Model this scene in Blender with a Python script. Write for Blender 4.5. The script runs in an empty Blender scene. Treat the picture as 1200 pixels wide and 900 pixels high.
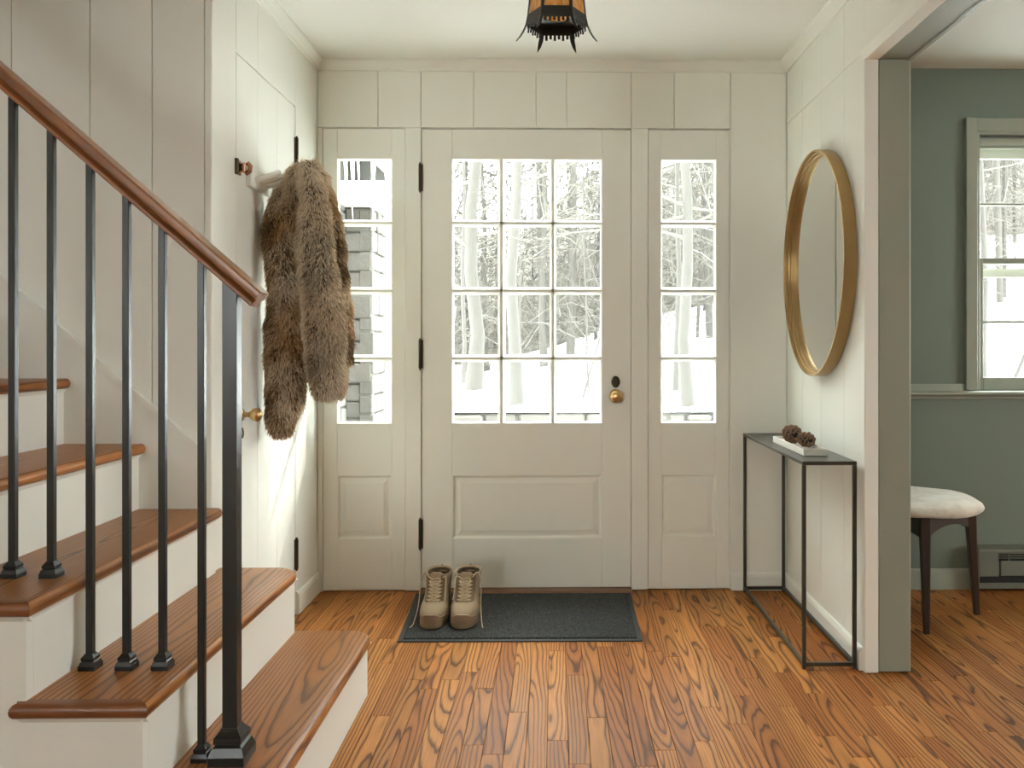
import bpy, bmesh, math, random
import numpy as np
from mathutils import Vector, Matrix
random.seed(7)
PI = math.pi

# ------------------------------------------------------------------ camera, sky, light, exposure
scene = bpy.context.scene
col = scene.collection
CAM_H = 1.086
YAW = math.radians(1.0)
FPX = 1015.0
PX0, PY0 = 650 + FPX * math.tan(YAW), 402.0
cd = bpy.data.cameras.new('camera')
cam = bpy.data.objects.new('camera', cd); col.objects.link(cam)
cam.location = (0, 0, CAM_H)
cam.rotation_euler = (PI / 2, 0, -YAW)
cd.sensor_width = 36.0
cd.lens = FPX / 1200 * 36
cd.shift_x = -(PX0 - 600) / 1200
cd.shift_y = -(450 - PY0) / 1200
cd.clip_start = 0.05
cd.clip_end = 400
scene.camera = cam

SKY = 16.0
world = bpy.data.worlds.new('overcast_sky'); scene.world = world
world.use_nodes = True
bg = world.node_tree.nodes['Background']
bg.inputs[0].default_value = (0.95, 1.0, 0.985, 1)
bg.inputs[1].default_value = SKY

SUN = 5.0
sd = bpy.data.lights.new('sun', 'SUN'); so = bpy.data.objects.new('sun', sd); col.objects.link(so)
sd.energy = SUN; sd.angle = math.radians(1.2); sd.color = (1.0, 0.95, 0.86)
SUN_DIR = Vector((-0.30, -0.62, -0.55)).normalized()
so.rotation_euler = SUN_DIR.to_track_quat('-Z', 'Y').to_euler()
so.location = (8, 14, 14)

vs = scene.view_settings
vs.view_transform = 'Standard'; vs.look = 'None'; vs.gamma = 1.0; vs.use_curve_mapping = False
vs.exposure = 0.9
scene.render.film_transparent = False
cy = scene.cycles
cy.use_denoising = True
cy.max_bounces = 14; cy.diffuse_bounces = 8; cy.glossy_bounces = 4; cy.transparent_max_bounces = 16
cy.transmission_bounces = 8
cy.caustics_reflective = False; cy.caustics_refractive = False
cy.sample_clamp_indirect = 6.0

def portal(name, loc, rot, w, h):
    """sampling guide for daylight through a window opening (gives no light itself)"""
    d = bpy.data.lights.new(name, 'AREA'); d.shape = 'RECTANGLE'; d.size = w; d.size_y = h
    d.cycles.is_portal = True
    o = bpy.data.objects.new(name, d); col.objects.link(o); o.location = loc; o.rotation_euler = rot
# area lights point along local -Z
portal('door_daylight', (-0.12, 3.97, 1.31), (-PI / 2, 0, 0), 0.7, 1.2)
portal('sidelight_daylight', (-0.83, 3.97, 1.31), (-PI / 2, 0, 0), 0.26, 1.2)
portal('sidelight_daylight', (0.59, 3.97, 1.31), (-PI / 2, 0, 0), 0.26, 1.2)
portal('dining_daylight', (2.27, 3.97, 1.45), (-PI / 2, 0, 0), 0.8, 1.1)
portal('rear_fill_daylight', (-2.4, -5.36, 1.75), (PI / 2, 0, 0), 1.8, 0.7)  # serves the unseen rear opening added for fill
portal('dining_side_fill_daylight', (7.16, 0.9, 1.45), (0, PI / 2, 0), 1.3, 2.2)  # serves the unseen side window added for fill

# ------------------------------------------------------------------ measuring helper (photo pixel -> point at depth)
_c, _s = math.cos(YAW), math.sin(YAW)
def at(px, py, Y):
    a = (px - PX0) / FPX; b = -(py - PY0) / FPX
    d = (_s + a * _c, _c - a * _s, b); t = Y / d[1]
    return Vector((d[0] * t, Y, CAM_H + d[2] * t))

# ------------------------------------------------------------------ materials
def new_mat(name):
    m = bpy.data.materials.new(name); m.use_nodes = True
    nt = m.node_tree; return m, nt, nt.nodes['Principled BSDF']
def N(nt, t, **kw):
    n = nt.nodes.new(t)
    for k, v in kw.items(): setattr(n, k, v)
    return n
def L(nt, a, b): nt.links.new(a, b)
def math_n(nt, op, a, b=None, c=None):
    n = N(nt, 'ShaderNodeMath', operation=op)
    for i, v in enumerate((a, b, c)):
        if v is None: continue
        if isinstance(v, (int, float)): n.inputs[i].default_value = v
        else: L(nt, v, n.inputs[i])
    return n.outputs[0]
def mix_c(nt, f, a, b, mode='MIX'):
    n = N(nt, 'ShaderNodeMix', data_type='RGBA', blend_type=mode)
    for i, v in ((0, f), (6, a), (7, b)):
        if isinstance(v, (int, float)): n.inputs[i].default_value = v
        elif isinstance(v, (tuple, list)): n.inputs[i].default_value = (*v[:3], 1)
        else: L(nt, v, n.inputs[i])
    return n.outputs[2]
def ramp(nt, fac, stops):
    n = N(nt, 'ShaderNodeValToRGB'); cr = n.color_ramp
    while len(cr.elements) < len(stops): cr.elements.new(0.5)
    for e, (p, c) in zip(cr.elements, stops):
        e.position = p; e.color = (*c[:3], 1) if len(c) > 1 else (c[0],) * 3 + (1,)
    L(nt, fac, n.inputs[0]); return n.outputs[0]
def noise(nt, vec, scale, detail=3, rough=0.5):
    n = N(nt, 'ShaderNodeTexNoise'); n.inputs['Scale'].default_value = scale
    n.inputs['Detail'].default_value = detail; n.inputs['Roughness'].default_value = rough
    if vec is not None: L(nt, vec, n.inputs['Vector'])
    return n.outputs['Fac']
def coords(nt, which='Object'):
    return N(nt, 'ShaderNodeTexCoord').outputs[which]
def bump(nt, bsdf, h, strength, dist=0.002):
    n = N(nt, 'ShaderNodeBump'); n.inputs['Strength'].default_value = strength; n.inputs['Distance'].default_value = dist
    L(nt, h, n.inputs['Height']); L(nt, n.outputs[0], bsdf.inputs['Normal'])
def scaled(nt, vec, s, loc=None):
    n = N(nt, 'ShaderNodeMapping'); n.inputs['Scale'].default_value = s
    L(nt, vec, n.inputs['Vector']); return n.outputs[0]

def paint(name, c, rough=0.55, var=0.025, bump_s=0.08):
    m, nt, b = new_mat(name)
    v = coords(nt)
    n = noise(nt, v, 3.0, 4)
    c2 = tuple(x * (1 - var) for x in c)
    L(nt, mix_c(nt, n, c, c2), b.inputs['Base Color'])
    b.inputs['Roughness'].default_value = rough
    bump(nt, b, noise(nt, scaled(nt, v, (60, 60, 12)), 3.0, 3), bump_s, 0.001)
    return m
def plain(name, c, rough=0.5, metal=0.0, var=0.12, scale=30, bump_s=0.0, spec=None):
    m, nt, b = new_mat(name)
    v = coords(nt)
    n = noise(nt, v, scale, 4)
    L(nt, mix_c(nt, n, c, tuple(x * (1 - var) for x in c)), b.inputs['Base Color'])
    b.inputs['Roughness'].default_value = rough; b.inputs['Metallic'].default_value = metal
    if spec is not None: b.inputs['Specular IOR Level'].default_value = spec
    if bump_s: bump(nt, b, n, bump_s, 0.002)
    return m
def oak(name, light, light2, dark, axis='y', ring=0.0085, rough=0.32, dk=0.8, coat=0.25, spec=0.5):
    """plain-sawn oak: growth rings cut by the board face, own cut for each board"""
    m, nt, b = new_mat(name)
    v = coords(nt)
    sep = N(nt, 'ShaderNodeSeparateXYZ'); L(nt, v, sep.inputs[0])
    o = {'x': sep.outputs[0], 'y': sep.outputs[1], 'z': sep.outputs[2]}
    if axis == 'y': X, Y, Z = o['x'], o['y'], o['z']
    elif axis == 'x': X, Y, Z = o['y'], o['x'], o['z']
    else: X, Y, Z = o['x'], o['z'], o['y']
    R = N(nt, 'ShaderNodeObjectInfo').outputs['Random']
    def fr(k): return math_n(nt, 'FRACT', math_n(nt, 'MULTIPLY', R, k))
    def comb(a, b_, c):
        n = N(nt, 'ShaderNodeCombineXYZ')
        for i, q in enumerate((a, b_, c)):
            if isinstance(q, (int, float)): n.inputs[i].default_value = q
            else: L(nt, q, n.inputs[i])
        return n.outputs[0]
    off = math_n(nt, 'MULTIPLY', R, 37.0)
    p1 = comb(math_n(nt, 'MULTIPLY', X, 5.0), math_n(nt, 'MULTIPLY', Y, 1.5), off)
    n1 = math_n(nt, 'SUBTRACT', noise(nt, p1, 1.0, 2.0), 0.5)
    p2 = comb(math_n(nt, 'MULTIPLY', X, 50.0), math_n(nt, 'MULTIPLY', Y, 4.0), off)
    n2 = math_n(nt, 'SUBTRACT', noise(nt, p2, 1.0, 2.0), 0.5)
    cx = math_n(nt, 'MULTIPLY', math_n(nt, 'SUBTRACT', fr(7.31), 0.5), 0.09)
    d0 = math_n(nt, 'ADD', 0.005, math_n(nt, 'MULTIPLY', fr(13.7), 0.06))
    tilt = math_n(nt, 'MULTIPLY', math_n(nt, 'SUBTRACT', fr(31.1), 0.5), 0.10)
    d = math_n(nt, 'ADD', math_n(nt, 'ADD', d0, math_n(nt, 'MULTIPLY', Y, tilt)), math_n(nt, 'MULTIPLY', n1, 0.065))
    dx = math_n(nt, 'SUBTRACT', X, cx)
    r = math_n(nt, 'SQRT', math_n(nt, 'ADD', math_n(nt, 'MULTIPLY', dx, dx), math_n(nt, 'MULTIPLY', d, d)))
    r = math_n(nt, 'ADD', r, math_n(nt, 'MULTIPLY', n2, 0.006))
    g = math_n(nt, 'FRACT', math_n(nt, 'DIVIDE', r, ring))
    line = ramp(nt, g, [(0.0, (0.25,)), (0.35, (0.0,)), (0.62, (0.12,)), (0.86, (0.95,)), (0.95, (0.9,)), (1.0, (0.25,))])
    p3 = comb(math_n(nt, 'MULTIPLY', X, 420.0), math_n(nt, 'MULTIPLY', Y, 9.0), off)
    pore = ramp(nt, noise(nt, p3, 1.0, 2.0), [(0.40, (0.0,)), (0.72, (1.0,))])
    tone = fr(91.7)
    basec = mix_c(nt, tone, light, light2)
    c = mix_c(nt, math_n(nt, 'MULTIPLY', line, dk), basec, dark)
    c = mix_c(nt, math_n(nt, 'MULTIPLY', pore, 0.30), c, dark)
    val = math_n(nt, 'ADD', 0.86, math_n(nt, 'MULTIPLY', fr(57.3), 0.28))
    hsv = N(nt, 'ShaderNodeHueSaturation'); L(nt, val, hsv.inputs['Value']); L(nt, c, hsv.inputs['Color'])
    L(nt, hsv.outputs[0], b.inputs['Base Color'])
    b.inputs['Roughness'].default_value = rough
    b.inputs['Specular IOR Level'].default_value = spec
    b.inputs['Coat Weight'].default_value = coat; b.inputs['Coat Roughness'].default_value = 0.22
    bump(nt, b, math_n(nt, 'SUBTRACT', 1.0, math_n(nt, 'MULTIPLY', line, 0.6)), 0.08, 0.0006)
    return m

M = {}
M['white'] = paint('white_paint', (0.855, 0.865, 0.805))
M['ceiling'] = paint('ceiling_paint', (0.865, 0.875, 0.83), 0.8)
M['green'] = paint('sage_paint', (0.15, 0.185, 0.145), 0.5, 0.06, 0.05)
M['green_trim'] = paint('sage_trim_paint', (0.28, 0.30, 0.24), 0.42, 0.05, 0.05)
M['floor'] = oak('oak_floor', (0.52, 0.225, 0.060), (0.35, 0.120, 0.028), (0.055, 0.016, 0.005), 'y', 0.0095, 0.45, 0.90, 0.0, 0.12)
M['tread'] = oak('oak_tread', (0.43, 0.178, 0.052), (0.36, 0.135, 0.037), (0.075, 0.024, 0.008), 'y', 0.0115, 0.32, 0.85, 0.0, 0.20)
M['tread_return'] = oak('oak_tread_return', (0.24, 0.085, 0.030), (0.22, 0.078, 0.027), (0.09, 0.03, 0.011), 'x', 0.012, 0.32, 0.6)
M['rail'] = oak('oak_rail', (0.27, 0.105, 0.032), (0.25, 0.095, 0.03), (0.11, 0.04, 0.013), 'x', 0.009, 0.33, 0.55)
M['threshold'] = oak('oak_threshold', (0.20, 0.085, 0.035), (0.17, 0.07, 0.03), (0.07, 0.03, 0.012), 'x', 0.008, 0.45, 0.6)
M['iron'] = plain('black_iron', (0.010, 0.010, 0.008), 0.30, 0.0, 0.2, 40, 0.0)
M['lantern_iron'] = plain('lantern_iron', (0.022, 0.020, 0.015), 0.5, 0.3, 0.4, 60, 0.2)
M['hinge'] = plain('aged_brass_hinge', (0.085, 0.062, 0.035), 0.45, 0.7, 0.5, 90, 0.2)
M['brass'] = plain('brass', (0.62, 0.42, 0.19), 0.28, 1.0, 0.25, 40)
M['copper'] = plain('copper_latch', (0.60, 0.33, 0.22), 0.25, 1.0, 0.3, 60)
M['frame_brass'] = plain('brushed_brass_frame', (0.40, 0.26, 0.105), 0.42, 0.75, 0.15, 25)
M['steel'] = plain('gunmetal_steel', (0.075, 0.072, 0.058), 0.36, 0.4, 0.35, 30, 0.05)
M['mirror'] = plain('mirror_silver', (0.86, 0.87, 0.84), 0.015, 1.0, 0.01, 2)
M['dark'] = plain('dark_recess', (0.02, 0.018, 0.015), 0.9)
M['marble'] = plain('pale_marble', (0.78, 0.75, 0.68), 0.4, 0, 0.12, 14)
M['marble_end'] = M['marble']
M['cone'] = plain('pinecone_scale', (0.36, 0.20, 0.11), 0.6, 0, 0.75, 140, 0.3)
M['walnut'] = oak('dark_walnut', (0.035, 0.018, 0.010), (0.03, 0.015, 0.009), (0.012, 0.007, 0.004), 'z', 0.007, 0.4, 0.5)
M['boot'] = plain('tan_suede', (0.36, 0.265, 0.165), 0.85, 0, 0.22, 60, 0.25)
M['boot_mesh'] = plain('tan_nylon', (0.20, 0.14, 0.085), 0.9, 0, 0.3, 220, 0.3)
M['boot_sole'] = plain('tan_rubber', (0.31, 0.215, 0.125), 0.6, 0, 0.2, 40, 0.1)
M['boot_lining'] = plain('boot_lining', (0.12, 0.085, 0.05), 0.95, 0, 0.3, 90)
M['lace'] = plain('tan_lace', (0.62, 0.50, 0.34), 0.85, 0, 0.25, 200)
M['heater'] = plain('sage_heater_metal', (0.15, 0.155, 0.115), 0.45, 0, 0.1, 10)
M['bark'] = plain('grey_bark', (0.037, 0.0345, 0.029), 0.95, 0, 0.35, 9, 0.15)
M['birch'] = plain('pale_bark', (0.043, 0.0405, 0.035), 0.95, 0, 0.35, 9, 0.15)
M['twig'] = plain('winter_twigs', (0.066, 0.061, 0.049), 0.95, 0, 0.3, 2)
M['snow'] = plain('snow', (0.86, 0.87, 0.88), 0.9, 0, 0.06, 0.6, 0.3)
def mat_brush():
    m, nt, b = new_mat('hillside_brush')
    v = coords(nt); n = noise(nt, scaled(nt, v, (2.2, .5, 1.1)), 1.6, 7, .7)
    c = ramp(nt, n, [(.30, (.043, .040, .033)), (.5, (.057, .0535, .044)), (.63, (.070, .066, .056)), (.72, (.11, .109, .10))])
    L(nt, c, b.inputs['Base Color']); b.inputs['Roughness'].default_value = .95; return m
M['brush'] = mat_brush()
M['frost'] = plain('frosted_twigs', (0.080, 0.077, 0.070), 0.9, 0, 0.2, 3)
M['needles'] = plain('spruce_needles', (0.03, 0.045, 0.025), 0.9, 0, 0.5, 12, 0.5)
M['stone'] = None

def mat_stone():
    m, nt, b = new_mat('grey_stone')
    v = coords(nt); R = N(nt, 'ShaderNodeObjectInfo').outputs['Random']
    c = mix_c(nt, R, (0.075, 0.071, 0.063), (0.098, 0.088, 0.076))
    n = noise(nt, v, 18, 5, 0.6)
    L(nt, mix_c(nt, n, c, (0.066, 0.063, 0.057)), b.inputs['Base Color'])
    b.inputs['Roughness'].default_value = 0.9; bump(nt, b, n, 0.5, 0.01)
    return m
M['stone'] = mat_stone()

def mat_glass():
    m = bpy.data.materials.new('window_glass'); m.use_nodes = True; nt = m.node_tree
    nt.nodes.remove(nt.nodes['Principled BSDF'])
    tr = N(nt, 'ShaderNodeBsdfTransparent'); tr.inputs[0].default_value = (0.95, 0.96, 0.95, 1)
    gl = N(nt, 'ShaderNodeBsdfGlossy'); gl.inputs['Roughness'].default_value = 0.03
    lw = N(nt, 'ShaderNodeLayerWeight'); lw.inputs['Blend'].default_value = 0.5
    fac = math_n(nt, 'ADD', 0.03, math_n(nt, 'MULTIPLY', math_n(nt, 'POWER', lw.outputs['Facing'], 5.0), 0.5))
    # old panes are a little wavy
    bp = N(nt, 'ShaderNodeBump'); bp.inputs['Strength'].default_value = 0.05; bp.inputs['Distance'].default_value = 0.01
    L(nt, noise(nt, coords(nt), 9, 1), bp.inputs['Height']); L(nt, bp.outputs[0], gl.inputs['Normal'])
    mx = N(nt, 'ShaderNodeMixShader'); L(nt, fac, mx.inputs[0]); L(nt, tr.outputs[0], mx.inputs[1]); L(nt, gl.outputs[0], mx.inputs[2])
    L(nt, mx.outputs[0], nt.nodes['Material Output'].inputs[0]); return m
M['glass'] = mat_glass()

def mat_ice():
    m = bpy.data.materials.new('ice'); m.use_nodes = True; nt = m.node_tree
    b = nt.nodes['Principled BSDF']; b.inputs['Base Color'].default_value = (0.9, 0.92, 0.93, 1)
    b.inputs['Roughness'].default_value = 0.25
    L(nt, ramp(nt, noise(nt, coords(nt), 30, 2), [(0, (0.85,)), (1, (0.95,))]), b.inputs['Base Color'])
    return m
M['ice'] = mat_ice()

def mat_amber():
    m = bpy.data.materials.new('amber_glass'); m.use_nodes = True; nt = m.node_tree
    b = nt.nodes['Principled BSDF']
    n = noise(nt, scaled(nt, coords(nt), (60, 60, 25)), 1.5, 4, 0.65)
    c = ramp(nt, n, [(0.3, (0.60, 0.27, 0.05)), (0.5, (0.92, 0.56, 0.15)), (0.7, (1.0, 0.78, 0.34))])
    L(nt, c, b.inputs['Base Color']); b.inputs['Roughness'].default_value = 0.3
    tl = N(nt, 'ShaderNodeBsdfTranslucent'); L(nt, c, tl.inputs[0])
    mx = N(nt, 'ShaderNodeMixShader'); mx.inputs[0].default_value = 0.5
    L(nt, b.outputs[0], mx.inputs[1]); L(nt, tl.outputs[0], mx.inputs[2])
    L(nt, mx.outputs[0], nt.nodes['Material Output'].inputs[0]); return m
M['amber'] = mat_amber()

def mat_mat():
    m, nt, b = new_mat('charcoal_mat_pile')
    v = coords(nt)
    n = noise(nt, v, 130, 3, 0.75); n2 = noise(nt, v, 40, 4, 0.75); n3 = noise(nt, v, 5, 3)
    c = ramp(nt, n, [(0.38, (0.003, 0.0033, 0.003)), (0.53, (0.012, 0.013, 0.012)), (0.66, (0.09, 0.092, 0.08))])
    c = mix_c(nt, ramp(nt, n2, [(0.45, (0,)), (0.7, (0.35,))]), c, (0.05, 0.054, 0.053))
    L(nt, mix_c(nt, ramp(nt, n3, [(0.35, (0,)), (0.7, (0.4,))]), c, (0.014, 0.016, 0.017)), b.inputs['Base Color'])
    b.inputs['Roughness'].default_value = 0.95; bump(nt, b, n, 0.9, 0.004); return m
M['mat'] = mat_mat()
M['mat_rubber'] = plain('black_rubber', (0.014, 0.015, 0.016), 0.7, 0, 0.3, 50)

def mat_cushion():
    m, nt, b = new_mat('worn_cream_velvet')
    v = coords(nt); n = noise(nt, v, 14, 5, 0.6)
    c = ramp(nt, n, [(0.3, (0.40, 0.33, 0.24)), (0.5, (0.56, 0.50, 0.41)), (0.7, (0.66, 0.61, 0.52))])
    L(nt, c, b.inputs['Base Color']); b.inputs['Roughness'].default_value = 0.85
    b.inputs['Sheen Weight'].default_value = 0.4; bump(nt, b, noise(nt, v, 60, 4), 0.3, 0.004); return m
M['cushion'] = mat_cushion()

def mat_fur(name, attr):
    m, nt, b = new_mat(name)
    if attr:
        a = N(nt, 'ShaderNodeVertexColor'); a.layer_name = 'tint'; L(nt, a.outputs[0], b.inputs['Base Color'])
    else:
        n = noise(nt, coords(nt), 25, 4)
        L(nt, ramp(nt, n, [(0.35, (0.06, 0.04, 0.024)), (0.65, (0.15, 0.10, 0.06))]), b.inputs['Base Color'])
    b.inputs['Roughness'].default_value = 0.6; b.inputs['Specular IOR Level'].default_value = 0.25
    return m
M['fur'] = mat_fur('fur_strands', True)
M['hide'] = mat_fur('fur_hide', False)

# ------------------------------------------------------------------ mesh building
class MB:
    def __init__(s): s.v = []; s.f = []
    def add(s, vs_, fs):
        o = len(s.v); s.v += [tuple(p) for p in vs_]; s.f += [[i + o for i in q] for q in fs]; return s
    def box(s, x0, x1, y0, y1, z0, z1, ch=0.0):
        if x0 > x1: x0, x1 = x1, x0
        if y0 > y1: y0, y1 = y1, y0
        if z0 > z1: z0, z1 = z1, z0
        if ch <= 0:
            v = [(x, y, z) for z in (z0, z1) for y in (y0, y1) for x in (x0, x1)]
            return s.add(v, [(0, 2, 3, 1), (4, 5, 7, 6), (0, 1, 5, 4), (2, 6, 7, 3), (0, 4, 6, 2), (1, 3, 7, 5)])
        ch = min(ch, (x1 - x0) * .45, (y1 - y0) * .45, (z1 - z0) * .45)
        v = []; idx = {}
        for sx in (0, 1):
            for sy in (0, 1):
                for sz in (0, 1):
                    X, Y, Z = (x0, x1)[sx], (y0, y1)[sy], (z0, z1)[sz]
                    ix, iy, iz = X + ch * (1 - 2 * sx), Y + ch * (1 - 2 * sy), Z + ch * (1 - 2 * sz)
                    for a, p in (('x', (X, iy, iz)), ('y', (ix, Y, iz)), ('z', (ix, iy, Z))):
                        idx[(a, sx, sy, sz)] = len(v); v.append(p)
        g = lambda a, *q: idx[(a, *q)]
        f = []
        for k in (0, 1):
            f.append([g('x', k, 0, 0), g('x', k, 1, 0), g('x', k, 1, 1), g('x', k, 0, 1)][::(1 if k else -1)])
            f.append([g('y', 0, k, 0), g('y', 1, k, 0), g('y', 1, k, 1), g('y', 0, k, 1)][::(-1 if k else 1)])
            f.append([g('z', 0, 0, k), g('z', 1, 0, k), g('z', 1, 1, k), g('z', 0, 1, k)][::(1 if k else -1)])
        for a in (0, 1):
            for b in (0, 1):
                f.append([g('x', a, b, 0), g('x', a, b, 1), g('y', a, b, 1), g('y', a, b, 0)])
                f.append([g('x', a, 0, b), g('x', a, 1, b), g('z', a, 1, b), g('z', a, 0, b)])
                f.append([g('y', 0, a, b), g('y', 1, a, b), g('z', 1, a, b), g('z', 0, a, b)])
        for a in (0, 1):
            for b in (0, 1):
                for c in (0, 1): f.append([g('x', a, b, c), g('y', a, b, c), g('z', a, b, c)])
        return s.add(v, f)
    def loft(s, loops, cap0=True, cap1=True, closed=True):
        n = len(loops[0]); v = [p for lp in loops for p in lp]; f = []
        for i in range(len(loops) - 1):
            for j in range(n if closed else n - 1):
                k = (j + 1) % n
                f.append((i * n + j, i * n + k, (i + 1) * n + k, (i + 1) * n + j))
        if cap0: f.append(list(range(n))[::-1])
        if cap1: f.append([(len(loops) - 1) * n + j for j in range(n)])
        return s.add(v, f)
    def prism(s, poly, axis, a, b):
        """2-D outline swept along an axis; outline coords are the other two axes in x,y,z order"""
        def P(u, w, t):
            return (t, u, w) if axis == 'x' else (u, t, w) if axis == 'y' else (u, w, t)
        return s.loft([[P(u, w, a) for u, w in poly], [P(u, w, b) for u, w in poly]])
    def tube(s, pts, r, n=8, cap=True, flat=1.0):
        pts = [Vector(p) for p in pts]; k = len(pts)
        rr = r if isinstance(r, (list, tuple)) else [r] * k
        t0 = (pts[1] - pts[0]).normalized()
        up = Vector((0, 0, 1)) if abs(t0.z) < .9 else Vector((1, 0, 0))
        u = (up - t0 * up.dot(t0)).normalized(); loops = []
        for i in range(k):
            t = (pts[min(i + 1, k - 1)] - pts[max(i - 1, 0)]).normalized()
            u = (u - t * u.dot(t)); u = u.normalized() if u.length > 1e-6 else t.orthogonal().normalized()
            w = t.cross(u)
            loops.append([pts[i] + (u * math.cos(2 * PI * j / n) * flat + w * math.sin(2 * PI * j / n)) * rr[i] for j in range(n)])
        return s.loft(loops, cap, cap)
    def lathe(s, prof, n=24, c=(0, 0, 0), axis='z', sx=1.0, sy=1.0):
        """prof: (radius, height) pairs"""
        loops = []
        for r, h in prof:
            lp = []
            for j in range(n):
                a = 2 * PI * j / n; u, w = r * math.cos(a) * sx, r * math.sin(a) * sy
                p = (u, w, h) if axis == 'z' else (h, u, w) if axis == 'x' else (w, h, u)
                lp.append((p[0] + c[0], p[1] + c[1], p[2] + c[2]))
            loops.append(lp)
        return s.loft(loops, True, True)
    def mesh(s, name, org=(0, 0, 0)):
        me = bpy.data.meshes.new(name)
        me.from_pydata([(p[0] - org[0], p[1] - org[1], p[2] - org[2]) for p in s.v], [], s.f)
        bm = bmesh.new(); bm.from_mesh(me); bmesh.ops.recalc_face_normals(bm, faces=bm.faces); bm.to_mesh(me); bm.free()
        return me
    def build(s, name, mat, parent=None, smooth=0, org=None, local=False):
        """world-space geometry (or thing-space when local) -> one object"""
        if parent is not None and org is None: org = (0, 0, 0) if local else WL[parent.name]
        if org is None: org = tuple(np.mean(np.array(s.v), axis=0)) if not parent else WL[parent.name]
        me = s.mesh(name, org); me.materials.append(mat)
        if smooth:
            me.polygons.foreach_set('use_smooth', [True] * len(me.polygons))
            if smooth < 180: me.set_sharp_from_angle(angle=math.radians(smooth))
        o = bpy.data.objects.new(name, me); col.objects.link(o)
        if parent is not None:
            o.parent = parent
            b = (0, 0, 0) if local else WL[parent.name]
            o.location = (org[0] - b[0], org[1] - b[1], org[2] - b[2])
            WL[o.name] = tuple(org)
        else:
            o.location = org; WL[o.name] = tuple(org)
        return o
WL = {}
def thing(name, label=None, cat=None, loc=(0, 0, 0), group=None, kind=None, rz=0.0):
    o = bpy.data.objects.new(name, None); col.objects.link(o); o.location = loc; o.rotation_euler = (0, 0, rz)
    o.empty_display_size = 0.1
    WL[o.name] = tuple(loc); return tag(o, label, cat, group, kind)
def tag(o, label=None, cat=None, group=None, kind=None):
    for k, v in (('label', label), ('category', cat), ('group', group), ('kind', kind)):
        if v: o[k] = v
    return o
def struct(o): o['kind'] = 'structure'; return o
def bx(name, mat, parent, *a, ch=0.0, **kw): return MB().box(*a, ch=ch).build(name, M[mat] if isinstance(mat, str) else mat, parent, **kw)

# ------------------------------------------------------------------ main dimensions (metres; camera stands over the origin)
XL, XR, YB = -1.036, 1.023, 3.80          # hall side walls and outer wall
CEIL = 2.32
YS = 2.635                                # stair wall
YJ = 2.843                                # end of the right wall (opening to the sage room)
XJ = 1.17                                 # sage-room side of the right wall
HEAD = 2.02
BT = 0.012                                # thickness of wall boards
GAP = 0.0011

# ------------------------------------------------------------------ floor
fl = struct(bx('floor', 'dark', None, -3.75, 7.15, -5.35, 3.95, -0.12, -0.019, org=(0, 0, 0)))
rows = []
PW = 0.0572
def planks():
    out = []; rest = MB()
    x = -1.05; i = 0
    rnd = random.Random(3)
    while x < 2.62:
        y = YB + 0.02 - rnd.uniform(0.0, 0.9)
        ys = [YB + 0.02]
        while ys[-1] > 1.15:
            ys.append(ys[-1] - (rnd.uniform(0.3, 1.25) if len(ys) > 1 else rnd.uniform(0.25, 1.1)))
        for a, b in zip(ys[:-1], ys[1:]): out.append((x, b, a))
        rest.box(x + .0004, x + PW - .0004, -5.3, ys[-1] - .001, -.019, 0.0)
        x += PW
    return out, rest
pl, rest = planks()
prev_x = None
for x, y0, y1 in pl:
    bx('plank', 'floor', fl, x + .0004, x + PW - .0004, y0 + .0004, y1 - .0004, -0.018, 0.0, ch=0.0009, org=(x + PW / 2, (y0 + y1) / 2, 0))
o = rest.build('plank_rows', M['floor'], fl, org=(0, 0, 0)); o['kind'] = 'stuff'
m2 = MB(); m2.box(-3.7, -1.06, -5.3, 2.6, -.019, 0); m2.box(2.63, 7.1, -5.3, 3.82, -.019, 0)
m2.build('plank_field', M['floor'], fl, org=(0, 0, 0))['kind'] = 'stuff'

# ------------------------------------------------------------------ ceiling and walls
cl = MB()
cl.prism([(XL - .06, 1.60), (XL - .06, 3.96), (XJ - .02, 3.96), (XJ - .02, -5.35), (-3.75, -5.35), (-3.75, 1.60)], 'z', CEIL, CEIL + .14)
struct(cl.build('ceiling', M['ceiling'], None, org=(0, 0, CEIL)))
struct(bx('ceiling_dining', 'ceiling', None, XJ - .04, 7.16, -5.36, 3.96, 2.30, 2.44))
struct(bx('ceiling_stair', 'ceiling', None, -3.75, -1.0, 1.5, 2.8, 4.7, 4.8))
# shell of the stairwell above the hall ceiling
struct(bx('wall_stair_upper', 'white', None, XL - .06, XL + .06, 1.55, 2.8, CEIL, 4.75))
struct(bx('wall_stair_front', 'white', None, -3.75, XL + .06, 1.5, 1.60, CEIL + .01, 4.75))

# outer wall of the hall, with the door and sidelight opening
DX0, DX1, DTOP = -1.013, 0.770, 2.027
w = MB()
w.box(XL - .16, DX0, YB + BT, YB + .16, 0, CEIL + .1); w.box(DX1, XJ - .02, YB + BT, YB + .16, 0, CEIL + .1)
w.box(DX0, DX1, YB + BT, YB + .16, DTOP, CEIL + .1)
wall_back = struct(w.build('wall_back', M['white'], None, org=(0, YB, 0)))
def boards_y(parent, xs, y, z0, z1, face=-1):
    for a, b in zip(xs[:-1], xs[1:]):
        bx('panel_board', 'white', parent, a + GAP, b - GAP, y if face < 0 else y - BT, y + BT if face < 0 else y, z0, z1, ch=0.0014, org=((a + b) / 2, y, z0))
def boards_x(parent, ys, x, z0, z1, face=1):
    for a, b in zip(ys[:-1], ys[1:]):
        x0, x1 = (x - BT, x) if face > 0 else (x, x + BT)
        bx('panel_board', 'white', parent, x0, x1, a + GAP, b - GAP, z0, z1, ch=0.0014, org=(x, (a + b) / 2, z0))
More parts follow.
